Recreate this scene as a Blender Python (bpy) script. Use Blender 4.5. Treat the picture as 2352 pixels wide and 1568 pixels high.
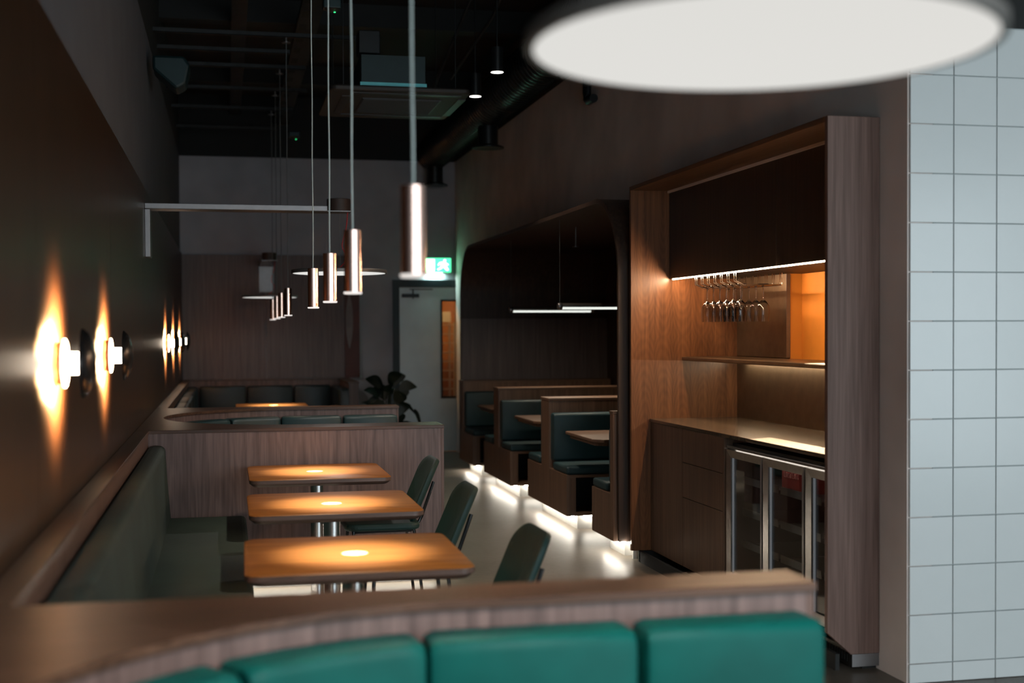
import bpy, bmesh, math, random
from mathutils import Vector, Matrix
random.seed(7)
for o in list(bpy.data.objects): bpy.data.objects.remove(o, do_unlink=True)
sc = bpy.context.scene
COL = sc.collection
PI = math.pi

# ------------------------------------------------------------------ camera
cam_d = bpy.data.cameras.new('camera'); cam = bpy.data.objects.new('camera', cam_d); COL.objects.link(cam)
F = 2972.0
cam_d.sensor_fit = 'HORIZONTAL'; cam_d.sensor_width = 36.0; cam_d.lens = 36.0 * F / 2352.0
cam_d.shift_y = 36.0 / 2352.0
cam_d.clip_start = 0.05; cam_d.clip_end = 100
_d = Vector(((520 - 1176) / F, (764 - 820) / F, 1)).normalized()
_r = Vector(((14650 - 1176) / F, (700 - 820) / F, 1)); _r = (_r - _d * _r.dot(_d)).normalized()
_u = _r.cross(_d)
if _u.y > 0: _u = -_u
# rows of W = world axes in camera axes (x right, y down, z forward)
W = Matrix((_r, _d, _u))
cx = W @ Vector((1, 0, 0)); cy = W @ Vector((0, -1, 0)); cz = W @ Vector((0, 0, -1))
M = Matrix((cx, cy, cz)).transposed().to_4x4(); M.translation = (0, 0, 1.53)
cam.matrix_world = M
cam_d.dof.use_dof = True; cam_d.dof.focus_distance = 7.4; cam_d.dof.aperture_fstop = 1.75
sc.camera = cam

# ------------------------------------------------------------------ light and exposure
vs = sc.view_settings
sc.display_settings.display_device = 'sRGB'
vs.view_transform = 'Standard'; vs.look = 'None'; vs.gamma = 1.0; vs.use_curve_mapping = False
vs.exposure = 0.0
sc.cycles.max_bounces = 8; sc.cycles.diffuse_bounces = 2; sc.cycles.glossy_bounces = 3; sc.cycles.transmission_bounces = 8; sc.cycles.transparent_max_bounces = 8
sc.cycles.use_adaptive_sampling = True; sc.cycles.adaptive_threshold = 0.08; sc.cycles.use_denoising = True
sc.cycles.caustics_reflective = False; sc.cycles.caustics_refractive = False; sc.cycles.sample_clamp_indirect = 3.0
wd = bpy.data.worlds.new('world'); sc.world = wd; wd.use_nodes = True
wd.node_tree.nodes['Background'].inputs[0].default_value = (0.55, 0.75, 0.85, 1)
wd.node_tree.nodes['Background'].inputs[1].default_value = 0.02

def area(name, loc, rot, sx, sy, power, color):
    l = bpy.data.lights.new(name, 'AREA'); l.shape = 'RECTANGLE'; l.size = sx; l.size_y = sy
    l.energy = power; l.color = color
    o = bpy.data.objects.new(name, l); COL.objects.link(o); o.location = loc; o.rotation_euler = rot
    return o
# daylight through the full-height shop front in the rear wall, behind the camera
area('window_daylight', (4.1, -2.18, 1.54), (PI / 2, 0, 0), 8.9, 2.96, 425, (0.82, 0.94, 1.0))

# ------------------------------------------------------------------ materials
MATS = {}
def new_mat(name):
    m = bpy.data.materials.new(name); m.use_nodes = True
    nt = m.node_tree; b = nt.nodes['Principled BSDF']
    MATS[name] = m
    return m, nt, b
def link(nt, a, b): nt.links.new(a, b)
def coords(nt, scale, rot=(0, 0, 0), loc=(0, 0, 0)):
    tc = nt.nodes.new('ShaderNodeTexCoord'); mp = nt.nodes.new('ShaderNodeMapping')
    mp.inputs['Scale'].default_value = scale; mp.inputs['Rotation'].default_value = rot; mp.inputs['Location'].default_value = loc
    link(nt, tc.outputs['Object'], mp.inputs['Vector'])
    return mp.outputs['Vector']
def noise(nt, vec, scale, detail=4, rough=0.6, dist=0.0):
    n = nt.nodes.new('ShaderNodeTexNoise'); n.inputs['Scale'].default_value = scale
    n.inputs['Detail'].default_value = detail; n.inputs['Roughness'].default_value = rough; n.inputs['Distortion'].default_value = dist
    link(nt, vec, n.inputs['Vector'])
    return n.outputs['Fac']
def ramp(nt, fac, stops):
    r = nt.nodes.new('ShaderNodeValToRGB'); e = r.color_ramp.elements
    while len(e) > 1: e.remove(e[-1])
    e[0].position, e[0].color = stops[0][0], (*stops[0][1], 1)
    for p, c in stops[1:]:
        k = e.new(p); k.color = (*c, 1)
    link(nt, fac, r.inputs['Fac'])
    return r.outputs['Color']
def math_n(nt, op, a, b=None):
    n = nt.nodes.new('ShaderNodeMath'); n.operation = op
    for i, v in enumerate((a, b)):
        if v is None: continue
        if isinstance(v, (int, float)): n.inputs[i].default_value = v
        else: link(nt, v, n.inputs[i])
    return n.outputs[0]
def bump(nt, b, h, strength, dist=0.01):
    n = nt.nodes.new('ShaderNodeBump'); n.inputs['Strength'].default_value = strength; n.inputs['Distance'].default_value = dist
    link(nt, h, n.inputs['Height']); link(nt, n.outputs['Normal'], b.inputs['Normal'])

def plain(name, col, rough=0.5, metal=0.0, var=0.12, scale=6.0, bumps=0.0, spec=0.5, coat=0.0):
    m, nt, b = new_mat(name)
    v = coords(nt, (1, 1, 1)); f = noise(nt, v, scale, 2)
    lo = tuple(c * (1 - var) for c in col); hi = tuple(min(1, c * (1 + var)) for c in col)
    link(nt, ramp(nt, f, [(0.3, lo), (0.7, hi)]), b.inputs['Base Color'])
    b.inputs['Roughness'].default_value = rough; b.inputs['Metallic'].default_value = metal
    b.inputs['Specular IOR Level'].default_value = spec
    b.inputs['Coat Weight'].default_value = coat
    if bumps: bump(nt, b, noise(nt, v, scale * 14, 1), bumps, 0.004)
    return m
def emit(name, col, strength):
    m, nt, b = new_mat(name)
    b.inputs['Base Color'].default_value = (0.02, 0.02, 0.02, 1)
    b.inputs['Emission Color'].default_value = (*col, 1); b.inputs['Emission Strength'].default_value = strength
    if strength < 10: m.cycles.emission_sampling = 'NONE'
    return m
def wood(name, dark, light, axis, rough=0.42, scale=1.0, cath=None, contrast=1.0, spec=0.4):
    """veneer: fine straight grain along one axis; cath = (axis across, leaf width, z of the oval, stretch) adds book-matched cathedrals"""
    m, nt, b = new_mat(name)
    s = [22 * scale] * 3; s['xyz'.index(axis)] = 0.8 * scale
    v = coords(nt, tuple(s)); f1 = noise(nt, v, 1.6, 3, 0.62, 0.35)
    s2 = [140 * scale] * 3; s2['xyz'.index(axis)] = 3 * scale
    f2 = noise(nt, coords(nt, tuple(s2)), 1.0, 1)
    f = math_n(nt, 'ADD', math_n(nt, 'MULTIPLY', f1, 0.75), math_n(nt, 'MULTIPLY', f2, 0.25))
    if cath:
        ax, width, z0, st = cath
        tc = nt.nodes.new('ShaderNodeTexCoord'); sp = nt.nodes.new('ShaderNodeSeparateXYZ'); link(nt, tc.outputs['Object'], sp.inputs[0])
        u = math_n(nt, 'PINGPONG', math_n(nt, 'ADD', sp.outputs['XYZ'.index(ax.upper())], 50.0), width)
        u = math_n(nt, 'DIVIDE', math_n(nt, 'SUBTRACT', u, width * 0.5), width)
        wob = math_n(nt, 'MULTIPLY', math_n(nt, 'SUBTRACT', noise(nt, coords(nt, (7, 7, 1.6)), 1.3, 3), 0.5), 0.42)
        zz = math_n(nt, 'MULTIPLY', math_n(nt, 'SUBTRACT', math_n(nt, 'PINGPONG', math_n(nt, 'ADD', sp.outputs['Z'], 50.0 - z0), st * 4), 0.0), 1.0 / st)
        rr = math_n(nt, 'SQRT', math_n(nt, 'ADD', math_n(nt, 'MULTIPLY', math_n(nt, 'MULTIPLY', u, u), 3.2), math_n(nt, 'MULTIPLY', math_n(nt, 'MULTIPLY', zz, zz), 0.16)))
        rings = math_n(nt, 'SINE', math_n(nt, 'MULTIPLY', math_n(nt, 'ADD', rr, wob), 46.0))
        f = math_n(nt, 'ADD', math_n(nt, 'MULTIPLY', f, 0.93), math_n(nt, 'MULTIPLY', math_n(nt, 'ADD', rings, 1.0), 0.036))
    mid = tuple((a + c) / 2 for a, c in zip(dark, light)); k = 0.16 / contrast
    link(nt, ramp(nt, f, [(0.5 - k, dark), (0.5, mid), (0.5 + k, light)]), b.inputs['Base Color'])
    b.inputs['Roughness'].default_value = rough; b.inputs['Specular IOR Level'].default_value = spec
    bump(nt, b, f2, 0.06, 0.002)
    return m

wood('walnut_vertical', (0.060, 0.030, 0.022), (0.165, 0.092, 0.068), 'z', 0.45)
wood('walnut_cathedral', (0.085, 0.052, 0.046), (0.190, 0.122, 0.108), 'z', 0.45, cath=('x', 0.24, 0.35, 1.0))
wood('walnut_lengthwise', (0.046, 0.022, 0.013), (0.110, 0.056, 0.034), 'x', 0.38, spec=0.30)
wood('walnut_deep', (0.046, 0.022, 0.013), (0.110, 0.056, 0.034), 'y', 0.38, spec=0.30)
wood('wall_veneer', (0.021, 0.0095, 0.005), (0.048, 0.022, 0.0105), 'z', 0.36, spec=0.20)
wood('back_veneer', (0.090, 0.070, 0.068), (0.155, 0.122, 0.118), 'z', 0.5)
wood('alcove_veneer', (0.030, 0.018, 0.013), (0.070, 0.042, 0.030), 'z', 0.5)
wood('bench_oak', (0.105, 0.056, 0.033), (0.200, 0.112, 0.068), 'z', 0.45)
wood('bench_oak_x', (0.105, 0.056, 0.033), (0.200, 0.112, 0.068), 'x', 0.45)
wood('niche_end_veneer', (0.105, 0.040, 0.016), (0.230, 0.100, 0.040), 'z', 0.33, cath=('x', 0.135, 1.33, 0.22))
wood('niche_post_veneer', (0.095, 0.056, 0.045), (0.180, 0.112, 0.092), 'z', 0.5, spec=0.2)
wood('niche_soffit_veneer', (0.10, 0.050, 0.026), (0.19, 0.10, 0.052), 'y', 0.4)
wood('drawer_veneer', (0.090, 0.052, 0.032), (0.155, 0.092, 0.058), 'z', 0.45)
wood('cabinet_veneer', (0.022, 0.014, 0.010), (0.045, 0.029, 0.021), 'z', 0.45)
wood('table_wood', (0.165, 0.058, 0.015), (0.330, 0.132, 0.030), 'x', 0.42, scale=0.8, spec=0.15)
wood('table_edge', (0.100, 0.060, 0.046), (0.180, 0.110, 0.085), 'x', 0.35)
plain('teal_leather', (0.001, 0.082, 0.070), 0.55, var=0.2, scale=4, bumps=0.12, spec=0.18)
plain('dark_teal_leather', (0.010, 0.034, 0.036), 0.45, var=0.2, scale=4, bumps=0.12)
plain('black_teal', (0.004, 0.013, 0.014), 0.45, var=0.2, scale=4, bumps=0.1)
plain('bench_teal', (0.007, 0.034, 0.040), 0.55, var=0.2, scale=5, bumps=0.1)
plain('banquette_fabric', (0.021, 0.043, 0.038), 0.75, var=0.18, scale=3, bumps=0.15)
plain('chair_green', (0.004, 0.028, 0.024), 0.62, var=0.2, scale=5, bumps=0.12)
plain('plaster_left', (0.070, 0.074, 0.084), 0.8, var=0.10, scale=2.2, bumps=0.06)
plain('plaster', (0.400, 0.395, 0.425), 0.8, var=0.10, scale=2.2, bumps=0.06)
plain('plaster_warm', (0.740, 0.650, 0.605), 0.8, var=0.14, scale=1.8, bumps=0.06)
plain('black_paint', (0.003, 0.004, 0.0035), 0.75, var=0.3, scale=3)
plain('black_metal', (0.010, 0.012, 0.013), 0.35, metal=0.4, var=0.2)
plain('tray_steel', (0.018, 0.020, 0.021), 0.6, metal=0.5, var=0.25, scale=9)
plain('duct_steel', (0.034, 0.042, 0.042), 0.3, metal=0.85, var=0.25, scale=9)
plain('ac_plastic', (0.016, 0.013, 0.011), 0.55, var=0.15)
plain('aqua_sheen_paint', (0.18, 0.75, 0.78), 0.35)
plain('ac_casing', (0.005, 0.020, 0.022), 0.45, metal=0.3, var=0.15)
plain('steel', (0.20, 0.19, 0.19), 0.42, metal=1.0, var=0.06, scale=20)
plain('brushed_steel', (0.50, 0.47, 0.43), 0.30, metal=1.0, var=0.08, scale=30)
plain('chrome', (0.82, 0.82, 0.81), 0.22, metal=1.0, var=0.03)
plain('bronze_sheet', (0.230, 0.165, 0.105), 0.30, metal=0.85, var=0.12, scale=12)
plain('worktop', (0.170, 0.122, 0.080), 0.22, metal=0.45, var=0.12, scale=9)
plain('pendant_metal', (0.80, 0.56, 0.48), 0.22, metal=1.0, var=0.05, scale=24)
plain('copper', (0.52, 0.21, 0.11), 0.35, metal=0.8, var=0.08)
plain('cord_white', (0.45, 0.52, 0.50), 0.6)
plain('cord_grey', (0.10, 0.11, 0.11), 0.6)
plain('cord_red', (0.42, 0.015, 0.02), 0.5)
plain('orange_paint', (0.72, 0.27, 0.035), 0.6, var=0.05)
plain('door_paint', (0.82, 0.90, 0.93), 0.28, var=0.06, scale=3)
plain('door_frame_paint', (0.012, 0.026, 0.030), 0.5)
plain('skirting_paint', (0.34, 0.32, 0.30), 0.5)
plain('red_panel', (0.075, 0.018, 0.012), 0.55, var=0.15)
plain('grey_inlay', (0.20, 0.18, 0.175), 0.6)
plain('leaf_green', (0.003, 0.012, 0.005), 0.4, var=0.3, scale=9)
plain('terracotta_dark', (0.03, 0.028, 0.026), 0.6)
plain('lamp_rim', (0.16, 0.15, 0.14), 0.4, metal=0.3)
plain('drum_brown', (0.028, 0.016, 0.013), 0.6)
plain('plinth_grey', (0.42, 0.42, 0.40), 0.4)
plain('white_enamel', (0.70, 0.70, 0.68), 0.4)
plain('fridge_dark', (0.010, 0.010, 0.010), 0.4)
plain('red_card', (0.30, 0.022, 0.014), 0.6)
plain('red_print', (0.55, 0.20, 0.16), 0.6)
plain('wire_chrome', (0.78, 0.70, 0.62), 0.2, metal=1.0, var=0.03)
plain('grout', (0.36, 0.40, 0.40), 0.8)
plain('smoked_dish', (0.016, 0.014, 0.013), 0.25, metal=0.2)
plain('kitchen_wall', (0.30, 0.12, 0.035), 0.6)
emit('disc_glow', (1.0, 0.985, 0.94), 0.64)
emit('pendant_glow', (1.0, 0.93, 0.88), 0.95)
emit('sconce_glow', (1.0, 0.93, 0.84), 1.5)
emit('sconce_stem', (1.0, 0.84, 0.66), 13.0)
emit('sconce_rim', (1.0, 0.80, 0.60), 3.0)
emit('spot_glow', (1.0, 0.93, 0.86), 6.0)
emit('tube_glow', (0.96, 1.0, 0.92), 0.95)
emit('exit_green', (0.10, 1.0, 0.45), 1.8)
emit('exit_white', (0.85, 1.0, 0.90), 3.5)
emit('led_floor', (1.0, 0.93, 0.80), 46.0)
emit('led_niche', (1.0, 0.66, 0.40), 300.0)
emit('led_shelf', (1.0, 0.80, 0.55), 42.0)
emit('fridge_fill', (1.0, 0.93, 0.85), 7.0)
emit('fridge_led', (0.85, 0.92, 1.0), 0.10)
emit('led_green', (0.05, 1.0, 0.30), 1.2)
emit('duct_glint', (0.10, 0.85, 0.70), 0.0)

def mk_floor():
    m, nt, b = new_mat('polished_concrete')
    v = coords(nt, (1, 1, 1)); f = noise(nt, v, 1.3, 4, 0.6); g = noise(nt, v, 22, 2)
    f = math_n(nt, 'ADD', math_n(nt, 'MULTIPLY', f, 0.7), math_n(nt, 'MULTIPLY', g, 0.3))
    link(nt, ramp(nt, f, [(0.32, (0.078, 0.064, 0.050)), (0.68, (0.142, 0.122, 0.098))]), b.inputs['Base Color'])
    b.inputs['Roughness'].default_value = 0.38; b.inputs['Specular IOR Level'].default_value = 0.28
    bump(nt, b, g, 0.05, 0.003)
mk_floor()
def mk_tile():
    m, nt, b = new_mat('wall_tile')
    oi = nt.nodes.new('ShaderNodeObjectInfo')
    v = coords(nt, (1, 1, 1)); f = noise(nt, v, 5, 3)
    f = math_n(nt, 'ADD', math_n(nt, 'MULTIPLY', f, 0.5), math_n(nt, 'MULTIPLY', oi.outputs['Random'], 0.5))
    link(nt, ramp(nt, f, [(0.2, (0.56, 0.595, 0.595)), (0.8, (0.60, 0.63, 0.63))]), b.inputs['Base Color'])
    b.inputs['Roughness'].default_value = 0.22
mk_tile()
def mk_glass(name, tint, power, base, top, glossy_r=0.0):
    m = bpy.data.materials.new(name); m.use_nodes = True; nt = m.node_tree; nt.nodes.clear(); MATS[name] = m
    out = nt.nodes.new('ShaderNodeOutputMaterial'); mix = nt.nodes.new('ShaderNodeMixShader')
    tr = nt.nodes.new('ShaderNodeBsdfTransparent'); gl = nt.nodes.new('ShaderNodeBsdfGlossy')
    lw = nt.nodes.new('ShaderNodeLayerWeight'); lw.inputs['Blend'].default_value = 0.5
    fac = math_n(nt, 'ADD', math_n(nt, 'MULTIPLY', math_n(nt, 'POWER', lw.outputs['Facing'], power), top - base), base)
    tr.inputs['Color'].default_value = (*tint, 1); gl.inputs['Roughness'].default_value = glossy_r
    link(nt, fac, mix.inputs[0]); link(nt, tr.outputs[0], mix.inputs[1]); link(nt, gl.outputs[0], mix.inputs[2])
    link(nt, mix.outputs[0], out.inputs[0])
mk_glass('pane_glass', (0.80, 0.82, 0.82), 5.0, 0.07, 1.0)
m_, nt_, b_g = new_mat('wine_glass')
b_g.inputs['Base Color'].default_value = (1, 1, 1, 1); b_g.inputs['Transmission Weight'].default_value = 1.0; b_g.inputs['Roughness'].default_value = 0.0; b_g.inputs['IOR'].default_value = 1.48

# ------------------------------------------------------------------ building helpers
ORIG = {}
class MB:
    def __init__(s): s.v = []; s.f = []; s.sm = []
    def add(s, verts, faces, smooth=False):
        n = len(s.v); s.v += [Vector(p) for p in verts]
        for f in faces: s.f.append([i + n for i in f]); s.sm.append(smooth)
        return s
    def box(s, x0, x1, y0, y1, z0, z1):
        v = [(x, y, z) for z in (z0, z1) for y in (y0, y1) for x in (x0, x1)]
        return s.add(v, [(0, 2, 3, 1), (4, 5, 7, 6), (0, 1, 5, 4), (2, 6, 7, 3), (0, 4, 6, 2), (1, 3, 7, 5)])
    def prism(s, poly, a0, a1, plane='xy', smooth=False):
        """poly: 2D outline; plane 'xy' extrudes in z, 'xz' in y, 'yz' in x"""
        def P(p, a):
            return (p[0], p[1], a) if plane == 'xy' else (p[0], a, p[1]) if plane == 'xz' else (a, p[0], p[1])
        n = len(poly)
        s.add([P(p, a0) for p in poly] + [P(p, a1) for p in poly], [])
        k = len(s.v) - 2 * n
        s.f.append([k + i for i in reversed(range(n))]); s.sm.append(False)
        s.f.append([k + n + i for i in range(n)]); s.sm.append(False)
        for i in range(n):
            j = (i + 1) % n; s.f.append([k + i, k + j, k + n + j, k + n + i]); s.sm.append(smooth)
        return s
    def lathe(s, prof, c, axis='z', n=28, smooth=True):
        """prof: (radius, offset along axis)"""
        c = Vector(c); vs_ = []
        for r, h in prof:
            for i in range(n):
                a = 2 * PI * i / n; p, q = r * math.cos(a), r * math.sin(a)
                d = (p, q, h) if axis == 'z' else (h, p, q) if axis == 'x' else (p, h, q)
                vs_.append(c + Vector(d))
        k = len(s.v); s.v += vs_
        for j in range(len(prof) - 1):
            for i in range(n):
                s.f.append([k + j * n + i, k + j * n + (i + 1) % n, k + (j + 1) * n + (i + 1) % n, k + (j + 1) * n + i]); s.sm.append(smooth)
        if prof[0][0] > 1e-6: s.f.append([k + i for i in reversed(range(n))]); s.sm.append(False)
        if prof[-1][0] > 1e-6: s.f.append([k + (len(prof) - 1) * n + i for i in range(n)]); s.sm.append(False)
        return s
    def cyl(s, c, r, h, axis='z', n=24, smooth=True): return s.lathe([(r, 0), (r, h)], c, axis, n, smooth)
    def tube(s, pts, r, n=8):
        pts = [Vector(p) for p in pts]; k = len(s.v)
        for i, p in enumerate(pts):
            t = (pts[min(i + 1, len(pts) - 1)] - pts[max(i - 1, 0)]).normalized()
            a = t.cross(Vector((0.3, 0.2, 0.93))).normalized()
            if a.length < 0.5: a = t.cross(Vector((1, 0, 0))).normalized()
            b = t.cross(a)
            for q in range(n):
                g = 2 * PI * q / n; s.v.append(p + a * r * math.cos(g) + b * r * math.sin(g))
        for i in range(len(pts) - 1):
            for q in range(n):
                s.f.append([k + i * n + q, k + i * n + (q + 1) % n, k + (i + 1) * n + (q + 1) % n, k + (i + 1) * n + q]); s.sm.append(True)
        s.f.append([k + q for q in reversed(range(n))]); s.sm.append(False)
        s.f.append([k + (len(pts) - 1) * n + q for q in range(n)]); s.sm.append(False)
        return s
    def build(s, name, mat, parent=None, bevel=0.0, seg=2):
        o0 = ORIG.get(parent.name, Vector()) if parent else Vector()
        me = bpy.data.meshes.new(name)
        me.from_pydata([tuple(p - o0) for p in s.v], [], s.f)
        me.polygons.foreach_set('use_smooth', s.sm)
        bm = bmesh.new(); bm.from_mesh(me)
        bmesh.ops.recalc_face_normals(bm, faces=bm.faces[:])
        if bevel > 0:
            es = [e for e in bm.edges if len(e.link_faces) == 2 and e.calc_face_angle(0) > 0.6]
            bmesh.ops.bevel(bm, geom=es, offset=bevel, segments=seg, affect='EDGES', profile=0.5, clamp_overlap=True)
        bm.to_mesh(me); bm.free(); me.update()
        if any(s.sm): me.set_sharp_from_angle(angle=math.radians(42))
        me.materials.append(MATS[mat])
        o = bpy.data.objects.new(name, me); COL.objects.link(o)
        if parent: o.parent = parent
        ORIG[o.name] = o0
        return o
def BX(*a): return MB().box(*a)
def thing(name, label, cat, loc, group=None):
    o = bpy.data.objects.new(name, None); COL.objects.link(o); o.location = loc; o.empty_display_size = 0.1
    o['label'] = label; o['category'] = cat
    if group: o['group'] = group
    ORIG[o.name] = Vector(loc)
    return o
def tag(o, label, cat, group=None):
    o['label'] = label; o['category'] = cat
    if group: o['group'] = group
    return o
def struct(o): o['kind'] = 'structure'; return o
def copy_tree(o, parent=None):
    c = o.copy(); COL.objects.link(c); c.parent = parent
    for ch in list(o.children): copy_tree(ch, c)
    return c
def spot(name, parent, loc, power, half_deg, blend, color, radius=0.01, direction=(0, 0, -1)):
    l = bpy.data.lights.new(name, 'SPOT'); l.energy = power; l.spot_size = 2 * math.radians(half_deg); l.spot_blend = blend
    l.color = color; l.shadow_soft_size = radius
    o = bpy.data.objects.new(name, l); COL.objects.link(o); o.parent = parent
    o.location = Vector(loc) - (ORIG.get(parent.name, Vector()) if parent else Vector())
    o.rotation_euler = Vector(direction).to_track_quat('-Z', 'Y').to_euler()
    return o
def point(name, parent, loc, power, color, radius=0.03):
    l = bpy.data.lights.new(name, 'POINT'); l.energy = power; l.color = color; l.shadow_soft_size = radius
    o = bpy.data.objects.new(name, l); COL.objects.link(o); o.parent = parent
    o.location = Vector(loc) - (ORIG.get(parent.name, Vector()) if parent else Vector())
    return o
def rrect(x0, x1, y0, y1, r, n=6):
    P = []
    for cx_, cy_, a0 in ((x1 - r, y1 - r, 0), (x0 + r, y1 - r, PI / 2), (x0 + r, y0 + r, PI), (x1 - r, y0 + r, 1.5 * PI)):
        for i in range(n + 1):
            a = a0 + PI / 2 * i / n; P.append((cx_ + r * math.cos(a), cy_ + r * math.sin(a)))
    return P
def cushion(name, mat, parent, pts, nrm, t, z0, z1, r=0.03, prof=None):
    """upholstered pad swept along a plan path; nrm = outward directions, t = thickness; prof overrides the (depth, z) section"""
    if prof is None:
        prof = [(0, z0)]
        for cd, czz, a0 in ((t - r, z0 + r, -PI / 2), (t - r, z1 - r, 0)):
            for i in range(5):
                a = a0 + PI / 2 * i / 4; prof.append((cd + r * math.cos(a), czz + r * math.sin(a)))
        prof.append((0, z1))
    md = sum(p[0] for p in prof) / len(prof); mz = sum(p[1] for p in prof) / len(prof)
    P = [Vector((*p, 0)) for p in pts]; N = [Vector((*p, 0)).normalized() for p in nrm]
    rings = []
    def ring(p, nv, k):   # k = inset
        out = []
        for d, z in prof:
            dd = d - k if d > md else d
            zz = z - k if z > mz else z + k
            out.append(p + nv * dd + Vector((0, 0, zz)))
        return out
    t0 = (P[1] - P[0]).normalized(); t1 = (P[-1] - P[-2]).normalized()
    L0 = (P[1] - P[0]).length; e = min(r, L0 * 0.4)
    rings.append(ring(P[0] + t0 * 0.003, N[0], r * 0.9)); rings.append(ring(P[0] + t0 * e * 0.35, N[0], r * 0.25)); rings.append(ring(P[0] + t0 * e, N[0], 0))
    for i in range(1, len(P) - 1): rings.append(ring(P[i], N[i], 0))
    rings.append(ring(P[-1] - t1 * e, N[-1], 0)); rings.append(ring(P[-1] - t1 * e * 0.35, N[-1], r * 0.25)); rings.append(ring(P[-1] - t1 * 0.003, N[-1], r * 0.9))
    m = MB(); n = len(prof)
    m.add([p for g in rings for p in g], [], True)
    for i in range(len(rings) - 1):
        for j in range(n):
            q = (j + 1) % n; m.f.append([i * n + j, i * n + q, (i + 1) * n + q, (i + 1) * n + j]); m.sm.append(True)
    m.f.append(list(range(n))); m.sm.append(False)
    m.f.append([(len(rings) - 1) * n + j for j in reversed(range(n))]); m.sm.append(False)
    return m.build(name, mat, parent)

# ------------------------------------------------------------------ room shell
XL, XLW, XW, YB = -0.545, -0.525, 2.862, 16.31      # left plaster, left veneer face, right wall, back wall
HW = 3.69                                          # painted wall height, black above
YT = 5.06                                          # tiled wall plane
struct(BX(XL - 0.2, 8.9, -2.5, YB + 2.2, -0.12, 0).build('floor', 'polished_concrete'))
struct(BX(XL - 0.2, 8.9, -2.5, YB + 0.2, 4.45, 4.57).build('ceiling', 'black_paint'))
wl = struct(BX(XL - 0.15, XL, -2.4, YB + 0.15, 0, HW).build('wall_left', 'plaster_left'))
struct(BX(XL - 0.15, XL, -2.4, YB + 0.15, HW, 4.45).build('wall_left_upper', 'black_paint'))
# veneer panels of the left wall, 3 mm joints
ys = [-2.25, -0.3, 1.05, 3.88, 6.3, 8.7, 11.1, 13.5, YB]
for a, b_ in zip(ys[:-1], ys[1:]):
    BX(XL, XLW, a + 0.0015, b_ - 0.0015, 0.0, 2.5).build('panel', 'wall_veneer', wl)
DX0, DX1, DZ = 2.053, 2.96, 2.189                  # door frame
wb = MB().box(XL, DX0 + 0.005, YB, YB + 0.15, 0, HW).box(DX0 + 0.005, 4.5, YB, YB + 0.15, DZ - 0.005, HW).box(DX1 + 0.03, 4.5, YB, YB + 0.15, 0, DZ - 0.005)
wb = struct(wb.build('wall_back', 'plaster'))
struct(BX(XL, 4.5, YB, YB + 0.15, HW, 4.45).build('wall_back_upper', 'black_paint'))
for a, b_ in ((XLW, 0.480), (0.484, 1.443)):
    BX(a, b_, YB - 0.03, YB, 0.0, 2.49).build('panel', 'back_veneer', wb)
# right wall with the openings of the bar niche and of the booth alcove
AY0, AY1, AZ, AR, AT = 8.31, 14.24, 2.43, 0.52, 0.03   # alcove inner extents, corner radius, lining thickness
AXF, AXB = 2.555, 4.25
w = MB()
w.box(XW, XW + 0.12, YT + 0.0145, YB, AZ + AT, HW)
w.box(XW, XW + 0.12, YT + 0.0145, 5.36, 0, AZ + AT)
w.box(XW, XW + 0.12, 5.36, AY0 - AT, 2.44, AZ + AT)
w.box(XW, XW + 0.12, AY1 + AT, YB, 0, AZ + AT)
R2 = AR + AT
for cy_, sgn in ((AY0 - AT + R2, -1), (AY1 + AT - R2, 1)):
    cz_ = AZ + AT - R2
    poly = [(cy_ + sgn * R2, AZ + AT)] + [(cy_ + sgn * R2 * math.cos(a), cz_ + R2 * math.sin(a)) for a in [PI / 2 * i / 10 for i in range(11)]]
    w.prism(poly, XW, XW + 0.1, 'yz')
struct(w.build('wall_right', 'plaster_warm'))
struct(BX(XW, XW + 0.12, YT + 0.0145, YB, HW, 4.45).build('wall_right_upper', 'black_paint'))
# tiled wall beside the corner
wt = struct(MB().box(XW + 0.122, 8.75, YT + 0.012, YT + 0.14, 0, 2.842).build('wall_tiled', 'grout'))
struct(BX(XW + 0.122, 8.75, YT + 0.004, YT + 0.14, 2.842, 4.45).build('wall_tiled_upper', 'black_paint'))
TSX, TSZ, TX0, TZ0 = 0.2075, 0.21165, 3.0741, 1.5666
me_t = None
for ix in range(-1, 11):
    for iz in range(-9, 8):
        x0, x1 = TX0 + ix * TSX, TX0 + (ix + 1) * TSX; z0, z1 = TZ0 + iz * TSZ, TZ0 + (iz + 1) * TSZ
        x0 = max(x0, XW - 0.002); z0 = max(z0, 0.0); z1 = min(z1, 2.842)
        if x1 - x0 < 0.02 or z1 - z0 < 0.02: continue
        BX(x0 + 0.002, x1 - 0.002, YT, YT + 0.014, z0 + 0.002, z1 - 0.002).build('tile', 'wall_tile', wt, bevel=0.0015, seg=1)
# rear and side walls of the front area, rear shop window, half-height wall
rear = MB().box(XL, -0.4, -2.4, -2.25, 0, 4.45).box(8.6, 8.75, -2.4, -2.25, 0, 4.45).box(-0.4, 8.6, -2.4, -2.25, 3.05, 4.45)
struct(rear.build('wall_rear', 'plaster'))
struct(BX(8.75, 8.87, -2.4, YT + 0.1, 0, 4.45).build('wall_far_right', 'plaster_warm'))
wn = struct(MB().box(-0.4, 8.6, -2.31, -2.29, 0.0, 0.03).box(-0.4, 8.6, -2.31, -2.29, 3.02, 3.05).build('window_1', 'black_metal'))
for i in range(7):
    BX(-0.4 + i * 1.4917, -0.35 + i * 1.4917, -2.33, -2.28, 0.03, 3.02).build('mullion', 'black_metal', wn)
for i in range(6):
    BX(-0.35 + i * 1.4917, -0.4 + (i + 1) * 1.4917, -2.303, -2.297, 0.03, 3.02).build('pane', 'pane_glass', wn)

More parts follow.
